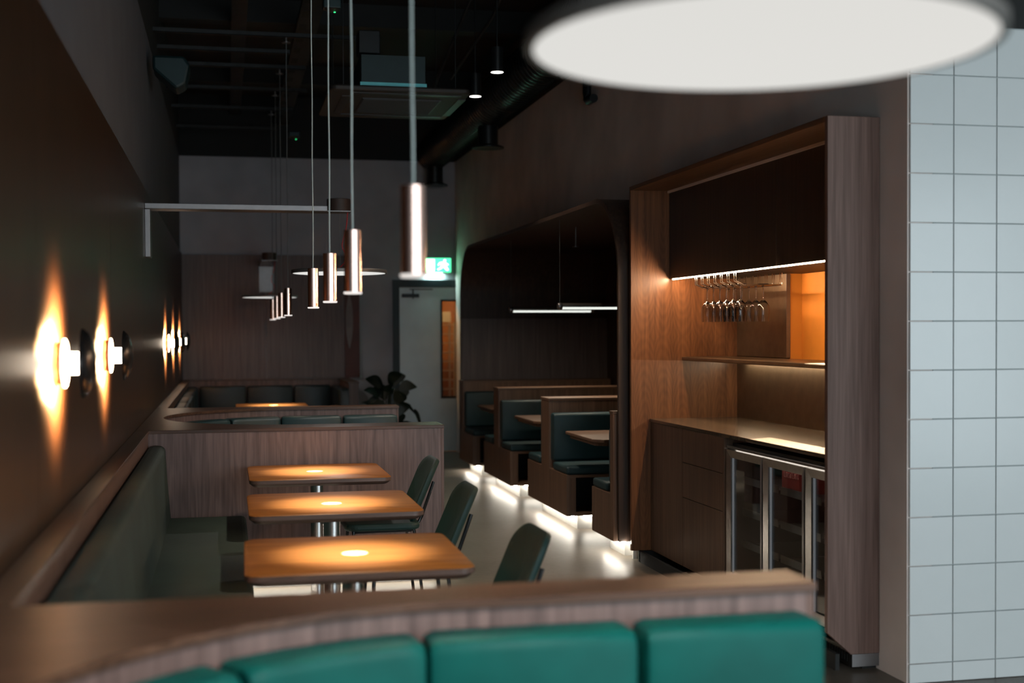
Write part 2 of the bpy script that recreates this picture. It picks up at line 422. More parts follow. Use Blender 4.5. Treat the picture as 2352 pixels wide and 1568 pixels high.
# ------------------------------------------------------------------ door at the back
d = struct(MB().box(DX0, DX0 + 0.085, YB - 0.03, YB + 0.10, 0, DZ).box(DX0 + 0.085, DX1, YB - 0.03, YB + 0.10, 2.095, DZ).box(DX1 - 0.02, DX1 + 0.05, YB - 0.03, YB + 0.10, 0, DZ).build('door_1', 'door_frame_paint'))
lf = MB(); lx0, lx1, vx0, vx1, vz0, vz1 = DX0 + 0.088, DX1 - 0.022, 2.680, 2.868, 0.70, 1.925
lf.box(lx0, vx0, YB - 0.02, YB + 0.03, 0.01, 2.092).box(vx1, lx1, YB - 0.02, YB + 0.03, 0.01, 2.092)
lf.box(vx0, vx1, YB - 0.02, YB + 0.03, 0.01, vz0).box(vx0, vx1, YB - 0.02, YB + 0.03, vz1, 2.092)
lf = lf.build('door_leaf', 'door_paint', d)
g = 0.016
MB().box(vx0 - g, vx0 + 0.008, YB - 0.028, YB + 0.034, vz0 - g, vz1 + g).box(vx1 - 0.008, vx1 + g, YB - 0.028, YB + 0.034, vz0 - g, vz1 + g).box(vx0, vx1, YB - 0.028, YB + 0.034, vz0 - g, vz0 + 0.008).box(vx0, vx1, YB - 0.028, YB + 0.034, vz1 - 0.008, vz1 + g).build('vision_frame', 'black_metal', lf)
BX(vx0, vx1, YB + 0.0, YB + 0.006, vz0, vz1).build('pane', 'pane_glass', lf)
cl = MB().box(2.165, 2.385, YB - 0.075, YB - 0.02, 1.965, 2.01).build('door_closer', 'black_metal', d, bevel=0.004)
MB().box(2.30, 2.315, YB - 0.07, YB - 0.05, 1.95, 2.07).box(2.265, 2.56, YB - 0.06, YB - 0.045, 2.063, 2.075).build('closer_arm', 'black_metal', cl)
# lit kitchen passage seen through the vision panel
struct(MB().box(2.0, 2.05, YB + 0.15, YB + 2.1, 0, 2.6).box(3.6, 3.65, YB + 0.15, YB + 2.1, 0, 2.6).box(2.0, 3.65, YB + 2.05, YB + 2.1, 0, 2.6).box(2.0, 3.65, YB + 0.15, YB + 2.1, 2.6, 2.65).build('wall_kitchen', 'kitchen_wall'))
rk = thing('tray_rack', 'steel tray rack in the amber light behind the door window', 'rack', (2.95, YB + 1.2, 0))
for x in (2.68, 3.02):
    for y in (YB + 1.0, YB + 1.4): BX(x - 0.012, x + 0.012, y - 0.012, y + 0.012, 0, 1.66).build('upright', 'brushed_steel', rk)
for i in range(9): BX(2.68, 3.02, YB + 1.0, YB + 1.4, 0.62 + i * 0.125, 0.632 + i * 0.125).build('tray', 'brushed_steel', rk)
BX(2.72, 2.98, YB + 1.05, YB + 1.35, 1.66, 1.80).build('box_on_top', 'skirting_paint', rk)
kl = thing('kitchen_lamp', 'amber lamp lighting the kitchen behind the door window', 'lamp', (2.45, YB + 0.75, 2.5))
MB().lathe([(0.0, 2.5), (0.09, 2.5), (0.09, 2.56), (0.02, 2.6)], (2.45, YB + 0.75, 0)).build('shade', 'black_metal', kl)
point('kitchen_light', kl, (2.45, YB + 0.75, 2.42), 90, (1.0, 0.60, 0.22), 0.06)
struct(BX(DX1 + 0.05, XW + 0.6, YB - 0.02, YB, 0.0, 0.25).build('baseboard_back', 'skirting_paint'))

# ------------------------------------------------------------------ exit sign
ex = thing('exit_sign', 'glowing green emergency exit sign above the grey door', 'exit sign', (2.625, YB, 2.28))
BX(2.455, 2.795, YB - 0.055, YB, 2.285, 2.465).build('sign_body', 'white_enamel', ex)
fc = BX(2.455, 2.795, YB - 0.060, YB - 0.055, 2.285, 2.465).build('sign_face', 'exit_green', ex)
pic = MB().box(2.475, 2.585, YB - 0.0625, YB - 0.060, 2.300, 2.450)
pic.lathe([(0.0, -0.0625), (0.016, -0.0625), (0.016, -0.06)], (2.715, YB, 2.432), 'y', 12, False)
for poly in ([(2.675, 2.415), (2.725, 2.415), (2.735, 2.37), (2.70, 2.355), (2.66, 2.38)], [(2.70, 2.375), (2.735, 2.37), (2.765, 2.315), (2.745, 2.305), (2.705, 2.34)],
             [(2.675, 2.38), (2.705, 2.36), (2.665, 2.325), (2.625, 2.31), (2.620, 2.328), (2.655, 2.345)], [(2.725, 2.41), (2.765, 2.385), (2.758, 2.373), (2.722, 2.392)],
             [(2.68, 2.415), (2.645, 2.41), (2.625, 2.375), (2.637, 2.368), (2.655, 2.395), (2.685, 2.40)]):
    pic.prism(poly, YB - 0.0625, YB - 0.060, 'xz')
pic.build('pictogram', 'exit_white', fc)
BX(2.49, 2.69, YB - 0.05, YB - 0.01, 2.277, 2.285).build('down_light', 'exit_white', ex)
MB().cyl((2.755, YB - 0.03, 2.272), 0.006, 0.013).build('status_led', 'led_green', ex)
l = area('exit_wash', (0, 0, 0), (0, 0, 0), 0.2, 0.03, 3.0, (0.62, 1.0, 0.95)); l.parent = ex; l.location = (-0.035, -0.03, -0.008)
l = area('exit_glow', (0, 0, 0), (PI / 2, 0, PI), 0.32, 0.16, 0.35, (0.1, 1.0, 0.5)); l.parent = ex; l.location = (0, -0.07, 0.095); l.rotation_euler = (-PI / 2, 0, 0)

# ------------------------------------------------------------------ left side: booths and banquette
XE, ZC, RB = 1.30, 0.96, 0.92
def curved_booth(name, label, y0, yc, y1, teal, led):
    t = thing(name, label, 'booth', (0.4, yc, 0))
    cxx = -0.418 + RB
    def outline(k, xe):      # k: extra clearance of the U
        arc = [(cxx + (RB + k) * math.cos(a), yc + (RB + k) * math.sin(a)) for a in [1.5 * PI - PI * i / 40 for i in range(41)]]
        return [(XLW + 0.001, y0 + 0.0), (xe, y0)] + [(xe, yc - RB - k)] + arc + [(xe, yc + RB + k), (xe, y1), (XLW + 0.001, y1)]
    MB().prism(outline(0, XE), ZC - 0.02, ZC).build('ledge', 'walnut_lengthwise', t, bevel=0.002, seg=1)
    def out2(xe):
        o = outline(0.012, xe)
        return [(x, min(max(y, y0 + 0.006), y1 - 0.006)) for x, y in o]
    MB().prism(out2(XE - 0.02), 0.10, ZC - 0.02).build('panelling', 'walnut_cathedral', t)
    for a, b_ in ((y0 + 0.006, yc - RB - 0.012), (yc + RB + 0.012, y1 - 0.006)):
        BX(XE - 0.0185, XE - 0.002, a, b_, 0.10, ZC - 0.021).build('end_panel', 'walnut_vertical', t)
    pl = MB().box(XLW + 0.05, XE - 0.06, y0 + 0.06, yc - RB - 0.05, 0, 0.10).build('plinth', 'plinth_grey', t)
    BX(XLW + 0.05, XE - 0.06, yc + RB + 0.05, y1 - 0.05, 0, 0.10).build('plinth', 'plinth_grey', t)
    if led:
        BX(-0.3, XE - 0.05, y0 + 0.025, y0 + 0.045, 0.088, 0.099).build('light_strip', 'led_floor', pl)
    # back cushions: straight runs then the curve
    def seg_straight(y, nd, x0, x1): return [(x0, y), ((x0 + x1) / 2, y), (x1, y)], [(0, nd)] * 3
    xs = [1.285, 0.857, 0.390]
    for ysign in (1, -1):
        for a, b_ in zip(xs[:-1], xs[1:]):
            p, n = seg_straight(yc + ysign * (RB + 0.01), -ysign, b_ + 0.004, a - 0.004)
            cushion('back_cushion', teal, t, p, n, 0.11, 0.40, 0.896, 0.028)
    # from (0.385) round the arc to the mirrored point, cut in seven pads
    a_start, a_end = PI / 2 + (cxx - 0.390) / RB, 1.5 * PI - (cxx - 0.390) / RB
    k = 6
    for i in range(k):
        g0 = a_start + (a_end - a_start) * i / k + 0.004; g1 = a_start + (a_end - a_start) * (i + 1) / k - 0.004
        p = [(cxx + (RB + 0.01) * math.cos(g0 + (g1 - g0) * j / 8), yc + (RB + 0.01) * math.sin(g0 + (g1 - g0) * j / 8)) for j in range(9)]
        n = [(cxx - x, yc - y) for x, y in p]
        cushion('back_cushion', teal, t, p, n, 0.11, 0.40, 0.896, 0.028)
    ri, ro = RB - 0.50, RB - 0.02
    def ring_poly(r0, r1, xe):
        A = [1.5 * PI - PI * i / 30 for i in range(31)]
        outer = [(cxx + r1 * math.cos(a), yc + r1 * math.sin(a)) for a in A]; inner = [(cxx + r0 * math.cos(a), yc + r0 * math.sin(a)) for a in reversed(A)]
        return [(xe, yc - r1)] + outer + [(xe, yc + r1), (xe, yc + r0)] + inner + [(xe, yc - r0)]
    MB().prism(ring_poly(ri, ro, 1.22), 0.36, 0.46).build('seat_cushion', teal, t, bevel=0.02)
    MB().prism(ring_poly(ri + 0.05, ro, 1.20), 0.0, 0.358).build('seat_base', 'walnut_vertical', t)
    return t
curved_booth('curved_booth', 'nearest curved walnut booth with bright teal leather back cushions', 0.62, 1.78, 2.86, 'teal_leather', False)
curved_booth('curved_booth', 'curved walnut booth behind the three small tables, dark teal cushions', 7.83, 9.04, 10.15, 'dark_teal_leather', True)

bq = thing('banquette', 'long grey green upholstered wall banquette beside the three small tables', 'banquette', (-0.25, 5.3, 0))
Y0, Y1 = 2.862, 7.828
BX(XLW + 0.001, -0.452, Y0, Y1, 0.0, ZC - 0.02).build('back_panel', 'walnut_vertical', bq)
BX(XLW + 0.001, -0.445, Y0, Y1, ZC - 0.02, ZC).build('ledge', 'walnut_deep', bq, bevel=0.002, seg=1)
prof = [(0, 0.45), (0.125, 0.45), (0.120, 0.50), (0.105, 0.70), (0.098, 0.82)] + [(0.063 + 0.035 * math.cos(a), 0.838 + 0.035 * math.sin(a)) for a in [PI / 2 * i / 5 for i in range(6)]] + [(0.035, 0.875), (0.01, 0.868), (0.0, 0.85)]
cushion('backrest', 'banquette_fabric', bq, [(-0.451, Y0 + 0.004), (-0.451, 5.3), (-0.451, Y1 - 0.004)], [(1, 0)] * 3, 0.1, 0, 0, 0.02, prof)
BX(-0.449, 0.105, Y0 + 0.005, Y1 - 0.004, 0.335, 0.448).build('seat', 'banquette_fabric', bq, bevel=0.028, seg=3)
BX(-0.449, 0.07, Y0 + 0.005, Y1 - 0.004, 0.10, 0.334).build('seat_base', 'walnut_vertical', bq)
pl = BX(-0.449, -0.02, Y0 + 0.005, Y1 - 0.004, 0.0, 0.099).build('plinth', 'plinth_grey', bq)
BX(0.0, 0.02, Y0 + 0.3, Y1 - 0.2, 0.088, 0.098).build('light_strip', 'led_floor', pl)

cb = thing('corner_booth', 'large dark corner booth along the back wall, black teal cushions', 'booth', (0.4, 13.2, 0))
MB().prism([(XLW + 0.001, 10.152), (-0.440, 10.152), (-0.440, 16.19), (1.36, 16.19), (1.36, 14.9), (1.49, 14.9), (1.49, YB - 0.031), (XLW + 0.001, YB - 0.031)], ZC - 0.02, ZC).build('ledge', 'walnut_deep', cb, bevel=0.002, seg=1)
MB().prism([(XLW + 0.001, 10.153), (-0.452, 10.153), (-0.452, 16.20), (1.372, 16.20), (1.372, 14.907), (1.484, 14.907), (1.484, YB - 0.032), (XLW + 0.001, YB - 0.032)], 0.0, ZC - 0.021).build('panelling', 'walnut_vertical', cb)
ycs = [10.17, 11.3, 12.45, 13.6, 14.75, 16.08]
for a, b_ in zip(ycs[:-1], ycs[1:]):
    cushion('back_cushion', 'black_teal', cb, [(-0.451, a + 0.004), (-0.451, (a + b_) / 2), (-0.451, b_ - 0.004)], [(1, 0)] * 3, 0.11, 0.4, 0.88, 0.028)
for a, b_ in ((-0.33, 0.235), (0.235, 0.80), (0.80, 1.26)):
    cushion('back_cushion', 'black_teal', cb, [(a + 0.004, 16.199), ((a + b_) / 2, 16.199), (b_ - 0.004, 16.199)], [(0, -1)] * 3, 0.11, 0.4, 0.88, 0.028)
cushion('back_cushion', 'black_teal', cb, [(1.371, 14.92), (1.371, 15.5), (1.371, 16.08)], [(-1, 0)] * 3, 0.11, 0.4, 0.88, 0.028)
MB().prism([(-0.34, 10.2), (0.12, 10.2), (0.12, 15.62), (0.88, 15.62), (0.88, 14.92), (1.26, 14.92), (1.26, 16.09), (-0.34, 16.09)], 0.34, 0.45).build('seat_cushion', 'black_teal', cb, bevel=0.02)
MB().prism([(-0.44, 10.2), (0.07, 10.2), (0.07, 15.67), (0.93, 15.67), (0.93, 14.93), (1.36, 14.93), (1.36, 16.15), (-0.44, 16.15)], 0.0, 0.339).build('seat_base', 'walnut_vertical', cb)
# deep red end panel with the lens inlay, and the hanging cord
rp = tag(BX(1.447, 1.632, YB - 0.045, YB - 0.002, 0.962, 2.49).build('accent_panel', 'red_panel'), 'dark red narrow wall panel with a pale lens shaped inlay', 'wall panel')
lens = [(1.505 + 0.045 * math.cos(a) * (1 - abs(math.sin(a)) ** 3 * 0.6), 1.675 + 0.35 * math.sin(a)) for a in [2 * PI * i / 28 for i in range(28)]]
ORIG[rp.name] = Vector()
MB().prism(lens, YB - 0.048, YB - 0.045, 'xz').build('lens_inlay', 'grey_inlay', rp)
hc = MB().tube([(1.645, YB - 0.03, 2.45), (1.645, YB - 0.03, 0.99)], 0.004, 6)
hc = hc.build('pull_cord', 'cord_white'); tag(hc, 'thin white pull cord hanging on the back wall beside the plant', 'cord')
MB().lathe([(0.003, 0.99), (0.011, 0.98), (0.012, 0.955), (0.004, 0.945)], (1.645, YB - 0.03, 0), n=10).build('cord_weight', 'cord_white', hc)

# ------------------------------------------------------------------ small tables with chrome columns
def table_top(m, hx, hy, r, z):
    rings = []
    for zz, k in ((z, 0.006), (z - 0.004, 0.0), (z - 0.022, 0.0), (z - 0.040, 0.022)):
        rings.append([(x, y, zz) for x, y in rrect(-hx + k, hx - k, -hy + k, hy - k, r - k * 0.5)])
    n = len(rings[0]); return rings, n
def small_table(label, x, y, rot=0.0):
    t = thing('bistro_table', label, 'table', (0, 0, 0), 'small square tables')
    rings, n = table_top(None, 0.378, 0.385, 0.055, 0.75)
    m = MB(); m.add([p for p in rings[0]] + [p for p in rings[1]], [])
    m.f.append(list(range(n))); m.sm.append(False)
    for i in range(n): m.f.append([i, n + i, n + (i + 1) % n, (i + 1) % n]); m.sm.append(True)
    top = m.build('tabletop', 'table_wood', t)
    m = MB(); m.add([p for g in rings[1:] for p in g], [])
    for j in range(2):
        for i in range(n): m.f.append([j * n + i, (j + 1) * n + i, (j + 1) * n + (i + 1) % n, j * n + (i + 1) % n]); m.sm.append(True)
    m.f.append([2 * n + i for i in reversed(range(n))]); m.sm.append(False)
    m.build('table_edge', 'table_edge', top)
    MB().cyl((0, 0, 0.02), 0.038, 0.68).build('column', 'chrome', t)
    MB().lathe([(0.05, 0.700), (0.05, 0.709)], (0, 0, 0)).build('mounting_plate', 'chrome', t)
    MB().lathe([(0.23, 0.0), (0.23, 0.010), (0.215, 0.016), (0.05, 0.024), (0.04, 0.03)], (0, 0, 0), n=40).build('base', 'brushed_steel', t)
    t.location = (x, y, 0); t.rotation_euler.z = rot
    ORIG[t.name] = Vector((x, y, 0))
    return t
T = [(0.432, 4.59), (0.466, 5.98), (0.490, 7.33)]
small_table('nearest of the three small square wooden tables by the banquette', *T[0], -0.01)
small_table('middle of the three small square wooden tables by the banquette', *T[1])
small_table('farthest small square table, against the walnut booth partition', *T[2])
small_table('wooden table in the far corner booth, only its lit top showing', 0.47, 14.13)

# ------------------------------------------------------------------ chairs
def chair(label, x, y, rot=0.0):
    t = thing('dining_chair', label, 'chair', (0, 0, 0), 'green chairs at the small tables')
    MB().prism(rrect(-0.22, 0.20, -0.215, 0.215, 0.07), 0.435, 0.475).build('seat', 'chair_green', t, bevel=0.014)
    # back: rounded, slightly wrapped, reclined
    H, Wd, th = 0.36, 0.20, 0.032
    outl = rrect(-Wd, Wd, 0.0, H, 0.085, 8)
    m = MB(); fr, bk = [], []
    def P(yy, h, off):
        rec = 0.155 + h * 0.42
        wrap = -0.9 * (yy ** 2)
        return Vector((rec + wrap + off * 0.92, yy, 0.468 + h * 0.98 - off * 0.38))
    cc = (0.0, H / 2)
    lay = [(1.0, 0.006), (0.97, 0.0), (0.6, 0.0), (0.0, 0.0)]
    n = len(outl)
    rows = []
    for s_, off in ((0.0, 0.0), (0.45, 0.0), (0.8, 0.0), (0.95, 0.001), (1.0, 0.010), (1.0, th - 0.010), (0.95, th - 0.001), (0.8, th), (0.45, th), (0.0, th)):
        rows.append([P(cc[0] + (a - cc[0]) * s_, cc[1] + (b_ - cc[1]) * s_, off) for a, b_ in outl])
    m.add([p for r_ in rows for p in r_], [])
    for j in range(len(rows) - 1):
        for i in range(n): m.f.append([j * n + i, (j + 1) * n + i, (j + 1) * n + (i + 1) % n, j * n + (i + 1) % n]); m.sm.append(True)
    m.build('backrest', 'chair_green', t)
    for sy in (-1, 1):
        MB().tube([(-0.17, sy * 0.17, 0.432), (-0.195, sy * 0.20, 0.0)], 0.009).build('leg', 'black_metal', t)
        MB().tube([(0.165, sy * 0.17, 0.432), (0.215, sy * 0.205, 0.0)], 0.009).build('leg', 'black_metal', t)
        MB().tube([(-0.18, sy * 0.165, 0.428), (0.15, sy * 0.165, 0.428), (0.180, sy * 0.155, 0.448), (0.212, sy * 0.145, 0.50), (0.284, sy * 0.125, 0.69)], 0.009).build('back_support', 'black_metal', t)
    t.location = (x, y, 0); t.rotation_euler.z = rot
    return t
chair('nearest green upholstered chair, standing alone on the grey floor', 0.80, 4.56, 0.02)
chair('middle green upholstered chair at the second small table', 0.81, 5.97, 0.0)
chair('farthest green upholstered chair in front of the walnut partition', 0.845, 7.30, 0.0)

# ------------------------------------------------------------------ pendants
def pendant(label, x, y, ztop, warm=1.0, canopy=False):
    t = thing('pendant_lamp', label, 'pendant lamp', (x, y, 1.666), 'copper tube pendants')
    MB().lathe([(0.0305, 1.672), (0.0305, 1.675), (0.0305, 1.884), (0.0305, 1.888), (0.0, 1.8885)], (x, y, 0), n=32).build('tube_shade', 'pendant_metal', t)
    MB().lathe([(0.0, 1.664), (0.030, 1.664), (0.0325, 1.667), (0.0325, 1.671), (0.0305, 1.672)], (x, y, 0), n=32).build('diffuser', 'pendant_glow', t)
    pts = [(x + 0.0012 * math.sin(z * 9 + y), y, z) for z in [1.886 + (ztop - 1.886) * i / 24 for i in range(25)]]
    MB().tube(pts, 0.0035, 6).build('cord', 'cord_white' if y < 9 else 'cord_grey', t)
    if canopy:
        MB().lathe([(0.0, ztop - 0.02), (0.035, ztop - 0.02), (0.035, ztop - 0.012), (0.008, ztop - 0.008), (0.008, ztop + 0.025)], (x, y, 0), n=20).build('canopy', 'steel', t)
    spot('pendant_beam', t, (x, y, 1.660), 40 * warm, 52, 1.0, (1.0, 0.80, 0.58), 0.02)
    spot('pendant_pool', t, (x, y, 1.660), 230 * warm, 21, 1.0, (1.0, 0.94, 0.82), 0.03)
    spot('pendant_core', t, (x, y, 1.658), 4200 * warm, 3.0, 0.25, (1.0, 0.97, 0.92), 0.002)
    return t
pendant('largest tube pendant, hanging in front of the exit sign', 0.45, 3.16, 4.4)
pendant('second tube pendant from the front, over the nearest table', 0.436, 4.57, 4.4)
pendant('third tube pendant from the front, over the middle table', 0.462, 5.93, 4.4)
pendant('fourth tube pendant, over the table beside the walnut partition', 0.478, 7.33, 4.4)
FP = [10.62, 11.90, 13.00, 14.13]
for y, lb in zip(FP, ('rightmost and largest of the four small far pendants', 'second from the right of the four small far pendants', 'third from the right of the four small far pendants', 'leftmost and smallest of the four small far pendants')):
    pendant(lb, 0.49, y, 3.88, 0.9, True)

# ------------------------------------------------------------------ disc lamps
def disc_lamp(name, label, c, R, drum, power):
    x, y, z = c
    t = thing(name, label, 'pendant lamp', c, 'flat disc lamps')
    MB().lathe([(R - 0.012, z + 0.001), (R, z), (R, z + 0.020), (R - 0.004, z + 0.024), (0.0, z + 0.024)], (x, y, 0), n=96).build('disc', 'lamp_rim', t)
    MB().lathe([(0.0, z), (R - 0.012, z)], (x, y, 0), n=96, smooth=False).build('diffuser', 'disc_glow', t)
    dz = drum
    for k in range(3):
        a = 2 * PI * k / 3 + 0.5
        MB().tube([(x + 0.08 * math.cos(a), y + 0.08 * math.sin(a), dz), (x + 0.11 * math.cos(a), y + 0.11 * math.sin(a), z + 0.024)], 0.0012, 5).build('suspension_wire', 'cord_grey', t)
    ctrl = [(0.06, dz), (0.055, dz - 0.06), (0.045, dz - 0.13), (0.022, dz - 0.21), (0.025, dz - 0.25), (0.05, dz - 0.29), (0.045, dz - 0.335), (0.015, dz - 0.37), (-0.02, z + 0.024)]
    pts = []
    for i in range(len(ctrl) - 1):
        p0 = ctrl[max(i - 1, 0)]; p1 = ctrl[i]; p2 = ctrl[i + 1]; p3 = ctrl[min(i + 2, len(ctrl) - 1)]
        for q in range(4):
            s = q / 4
            pts.append(tuple(0.5 * (2 * b_ + (c_ - a) * s + (2 * a - 5 * b_ + 4 * c_ - e) * s * s + (3 * b_ - a - 3 * c_ + e) * s ** 3) for a, b_, c_, e in zip(p0, p1, p2, p3)))
    pts.append(ctrl[-1])
    MB().tube([(x + p, y, q) for p, q in pts], 0.0038, 7).build('cable', 'cord_red', t)
    spot('disc_beam', t, (x, y, z - 0.004), power, 82, 0.5, (1.0, 0.95, 0.90), 0.01)
    return t
disc_lamp('disc_lamp', 'huge blurred white disc lamp filling the top right', (0.77, 1.79, 1.945), 0.345, 2.36, 95)
disc_lamp('disc_lamp', 'disc lamp with a red cable under the long wall arm', (0.77, 9.05, 1.938), 0.33, 2.36, 22)
disc_lamp('disc_lamp', 'small far disc lamp in front of the back wall', (0.487, 15.05, 1.93), 0.315, 2.36, 8)
def wall_arm(label, along, base, ztop, length, w_):
    """flat bar arm with a drop plate on the wall and a drum on the end"""
    bx_, by_ = base
    t = thing('lamp_arm', label, 'lamp arm', (bx_, by_, ztop))
    h = w_ / 2
    if along == 'x':
        BX(bx_, bx_ + length, by_ - h, by_ + h, ztop - 0.038, ztop).build('arm_bar', 'steel', t, bevel=0.003)
        BX(bx_, bx_ + 0.035, by_ - h, by_ + h, ztop - 0.36, ztop - 0.039).build('wall_plate', 'steel', t, bevel=0.003)
        e = (bx_ + length + 0.085, by_)
        BX(bx_ + length, bx_ + length + 0.165, by_ - h, by_ + h, ztop - 0.038, ztop - 0.033).build('end_plate', 'steel', t)
    else:
        BX(bx_ - h, bx_ + h, by_ - length, by_, ztop - 0.038, ztop).build('arm_bar', 'steel', t, bevel=0.003)
        BX(bx_ - h, bx_ + h, by_ - 0.035, by_, ztop - 0.36, ztop - 0.039).build('wall_plate', 'steel', t, bevel=0.003)
        e = (bx_, by_ - length - 0.085)
        BX(bx_ - h, bx_ + h, by_ - length - 0.165, by_ - length, ztop - 0.038, ztop - 0.033).build('end_plate', 'steel', t)
    MB().lathe([(0.083, ztop - 0.032), (0.083, ztop + 0.052), (0.08, ztop + 0.055), (0.0, ztop + 0.055)], (e[0], e[1], 0), n=40).build('drum', 'drum_brown', t)
wall_arm('long steel wall arm carrying the disc lamp with red cable', 'x', (XLW, 9.05), 2.398, 1.21, 0.18)
wall_arm('end on steel wall arm of the far disc lamp, pale wall plate', 'y', (0.487, YB - 0.031), 2.385, 1.14, 0.18)
wall_arm('steel arm carrying the huge foreground disc lamp', 'x', (XLW, 1.79), 2.398, 1.21, 0.18)

# ------------------------------------------------------------------ wall sconces
def sconce(label, y, z):
    t = thing('wall_sconce', label, 'wall sconce', (XLW, y, z), 'wall sconces on the left wall')
    X = XLW
    MB().lathe([(0.068, 0.0), (0.068, 0.022)], (X, y, z), 'x', 36).build('backplate', 'copper', t)
    gd = MB().lathe([(0.0775, 0.030), (0.074, 0.033), (0.0, 0.033)], (X, y, z), 'x', 40).build('glow_disc', 'sconce_glow', t)
    MB().lathe([(0.0685, 0.0225), (0.078, 0.0225), (0.078, 0.0298)], (X, y, z), 'x', 40).build('glow_rim', 'sconce_rim', gd)
    MB().lathe([(0.036, 0.0335), (0.036, 0.080)], (X, y, z), 'x', 32).build('glass_stem', 'sconce_stem', t)
    MB().lathe([(0.11, 0.0805), (0.108, 0.086), (0.095, 0.100), (0.07, 0.112), (0.035, 0.119), (0.0, 0.121)], (X, y, z), 'x', 44).build('dish', 'smoked_dish', t)
    for k in range(6):     # light thrown back on to the wall by the dish
        a = PI / 6 + PI / 3 * k
        spot('sconce_wash', t, (X + 0.058, y + 0.088 * math.cos(a), z + 0.088 * math.sin(a)), 75, 80, 0.3, (1.0, 0.55, 0.23), 0.025, (-1, 0, 0))
for lb, y, z in (('nearest glowing round wall sconce with dark dish', 4.28, 1.436), ('second glowing wall sconce from the front, dark dish', 5.95, 1.432), ('third glowing wall sconce, beyond the steel lamp arm', 11.79, 1.440),
                 ('fourth wall sconce from the front, near the back corner', 13.50, 1.438), ('last wall sconce, right in the back left corner', 15.30, 1.436)):
    sconce(lb, y, z)

# ------------------------------------------------------------------ plant in front of the door
pt = thing('potted_plant', 'dark leafy potted plant in front of the grey door', 'plant', (1.78, 14.6, 0))
MB().lathe([(0.12, 0.0), (0.17, 0.40), (0.175, 0.42), (0.155, 0.42), (0.15, 0.38), (0.0, 0.38)], (1.78, 14.6, 0), n=28).build('pot', 'terracotta_dark', pt)
def leaf(base, tip, width, droop, roll):
    b_, t_ = Vector(base), Vector(tip); d_ = t_ - b_; L = d_.length
    side = d_.cross(Vector((0.2, -0.9, 0.4))).normalized(); up = side.cross(d_).normalized()
    side = side * math.cos(roll) + up * math.sin(roll)
    m = MB(); n = 8
    for i in range(n + 1):
        s = i / n; w_ = width * (math.sin(PI * min(1, s * 0.93 + 0.05)) ** 0.8) * (1 - 0.25 * s)
        c = b_ + d_ * s + Vector((0, 0, -droop * s * s * L)) + Vector((0, 0, 0.12 * L * math.sin(PI * s)))
        m.v += [c - side * w_, c + Vector((0, 0, -0.12 * w_)), c + side * w_]
    for i in range(n):
        for j in range(2): m.f.append([i * 3 + j, i * 3 + j + 1, i * 3 + j + 4, i * 3 + j + 3]); m.sm.append(True)
    return m
px_, py_ = 1.78, 14.6
spec = [(-0.30, 1.02, 0.07), (-0.16, 1.10, 0.08), (0.02, 1.16, 0.085), (0.10, 1.12, 0.085), (0.36, 1.05, 0.075), (-0.30, 0.86, 0.05), (-0.22, 0.74, 0.08), (0.20, 0.95, 0.09), (0.17, 0.80, 0.09), (-0.05, 0.98, 0.09),
        (0.05, 0.86, 0.09), (-0.12, 0.80, 0.085), (0.22, 0.70, 0.08), (0.02, 0.72, 0.09), (-0.02, 1.06, 0.08), (0.12, 1.0, 0.08), (0.30, 0.62, 0.045), (-0.25, 0.92, 0.07), (0.16, 0.90, 0.09), (0.08, 0.76, 0.09)]
for i, (dx, z, w_) in enumerate(spec):
    z -= 0.11; dx *= 0.82
    dy = random.uniform(-0.22, 0.22)
    b_ = (px_ + dx * 0.45, py_ + dy * 0.5, z - 0.10 + random.uniform(-0.03, 0.03)); tp = (px_ + dx * 1.15, py_ + dy, z + random.uniform(-0.02, 0.05))
    if (Vector(tp) - Vector(b_)).length < 0.16: tp = (tp[0] + (0.1 if dx >= 0 else -0.1), tp[1], tp[2] + 0.1)
    leaf(b_, tp, w_, 0.25, random.uniform(-0.5, 0.5)).build('leaf', 'leaf_green', pt)
    MB().tube([(px_ + dx * 0.08, py_ + dy * 0.1, 0.38), (px_ + dx * 0.3, py_ + dy * 0.3, (z + 0.3) / 2), b_], 0.006, 5).build('stalk', 'leaf_green', pt)
leaf((1.90, 14.45, 0.735), (2.07, 14.4, 0.655), 0.03, 0.3, 0.2).build('leaf', 'leaf_green', pt)
leaf((2.05, 14.4, 0.665), (2.13, 14.38, 0.49), 0.05, 0.3, 0.6).build('leaf', 'leaf_green', pt)
MB().tube([(1.80, 14.58, 0.38), (1.83, 14.5, 0.66), (1.90, 14.45, 0.735)], 0.006, 5).build('stalk', 'leaf_green', pt)

# ------------------------------------------------------------------ booth alcove on the right
al = MB(); al2 = MB()
def arch(o):   # rounded opening outline, o = outward offset
    r = AR + o; P = [(AY0 - o, 0.12)]
    P += [(AY0 + AR - r * math.cos(a), AZ - AR + r * math.sin(a)) for a in [PI / 2 * i / 14 for i in range(15)]]
    P += [(AY1 - AR + r * math.sin(a), AZ - AR + r * math.cos(a)) for a in [PI / 2 * i / 14 for i in range(15)]]
    P += [(AY1 + o, 0.12)]
    return P
ip, op = arch(0), arch(AT)
n = len(ip)
V = [(AXF, *p) for p in ip] + [(AXF, *p) for p in op] + [(AXB, *p) for p in ip] + [(AXB, *p) for p in op]
Fc = []
for i in range(n - 1):
    Fc += [(i, i + 1, n + i + 1, n + i), (i, 2 * n + i, 2 * n + i + 1, i + 1), (n + i, n + i + 1, 3 * n + i + 1, 3 * n + i)]
Fc += [(0, n, 3 * n, 2 * n), (n - 1, 3 * n - 1, 4 * n - 1, 2 * n - 1)]
alc = thing('booth_alcove', 'dark rounded wooden alcove lining around the right hand booths', 'alcove', (3.4, 11.3, 0))
m = MB(); m.add(V, Fc)
m.sm = [False] * len(m.f)
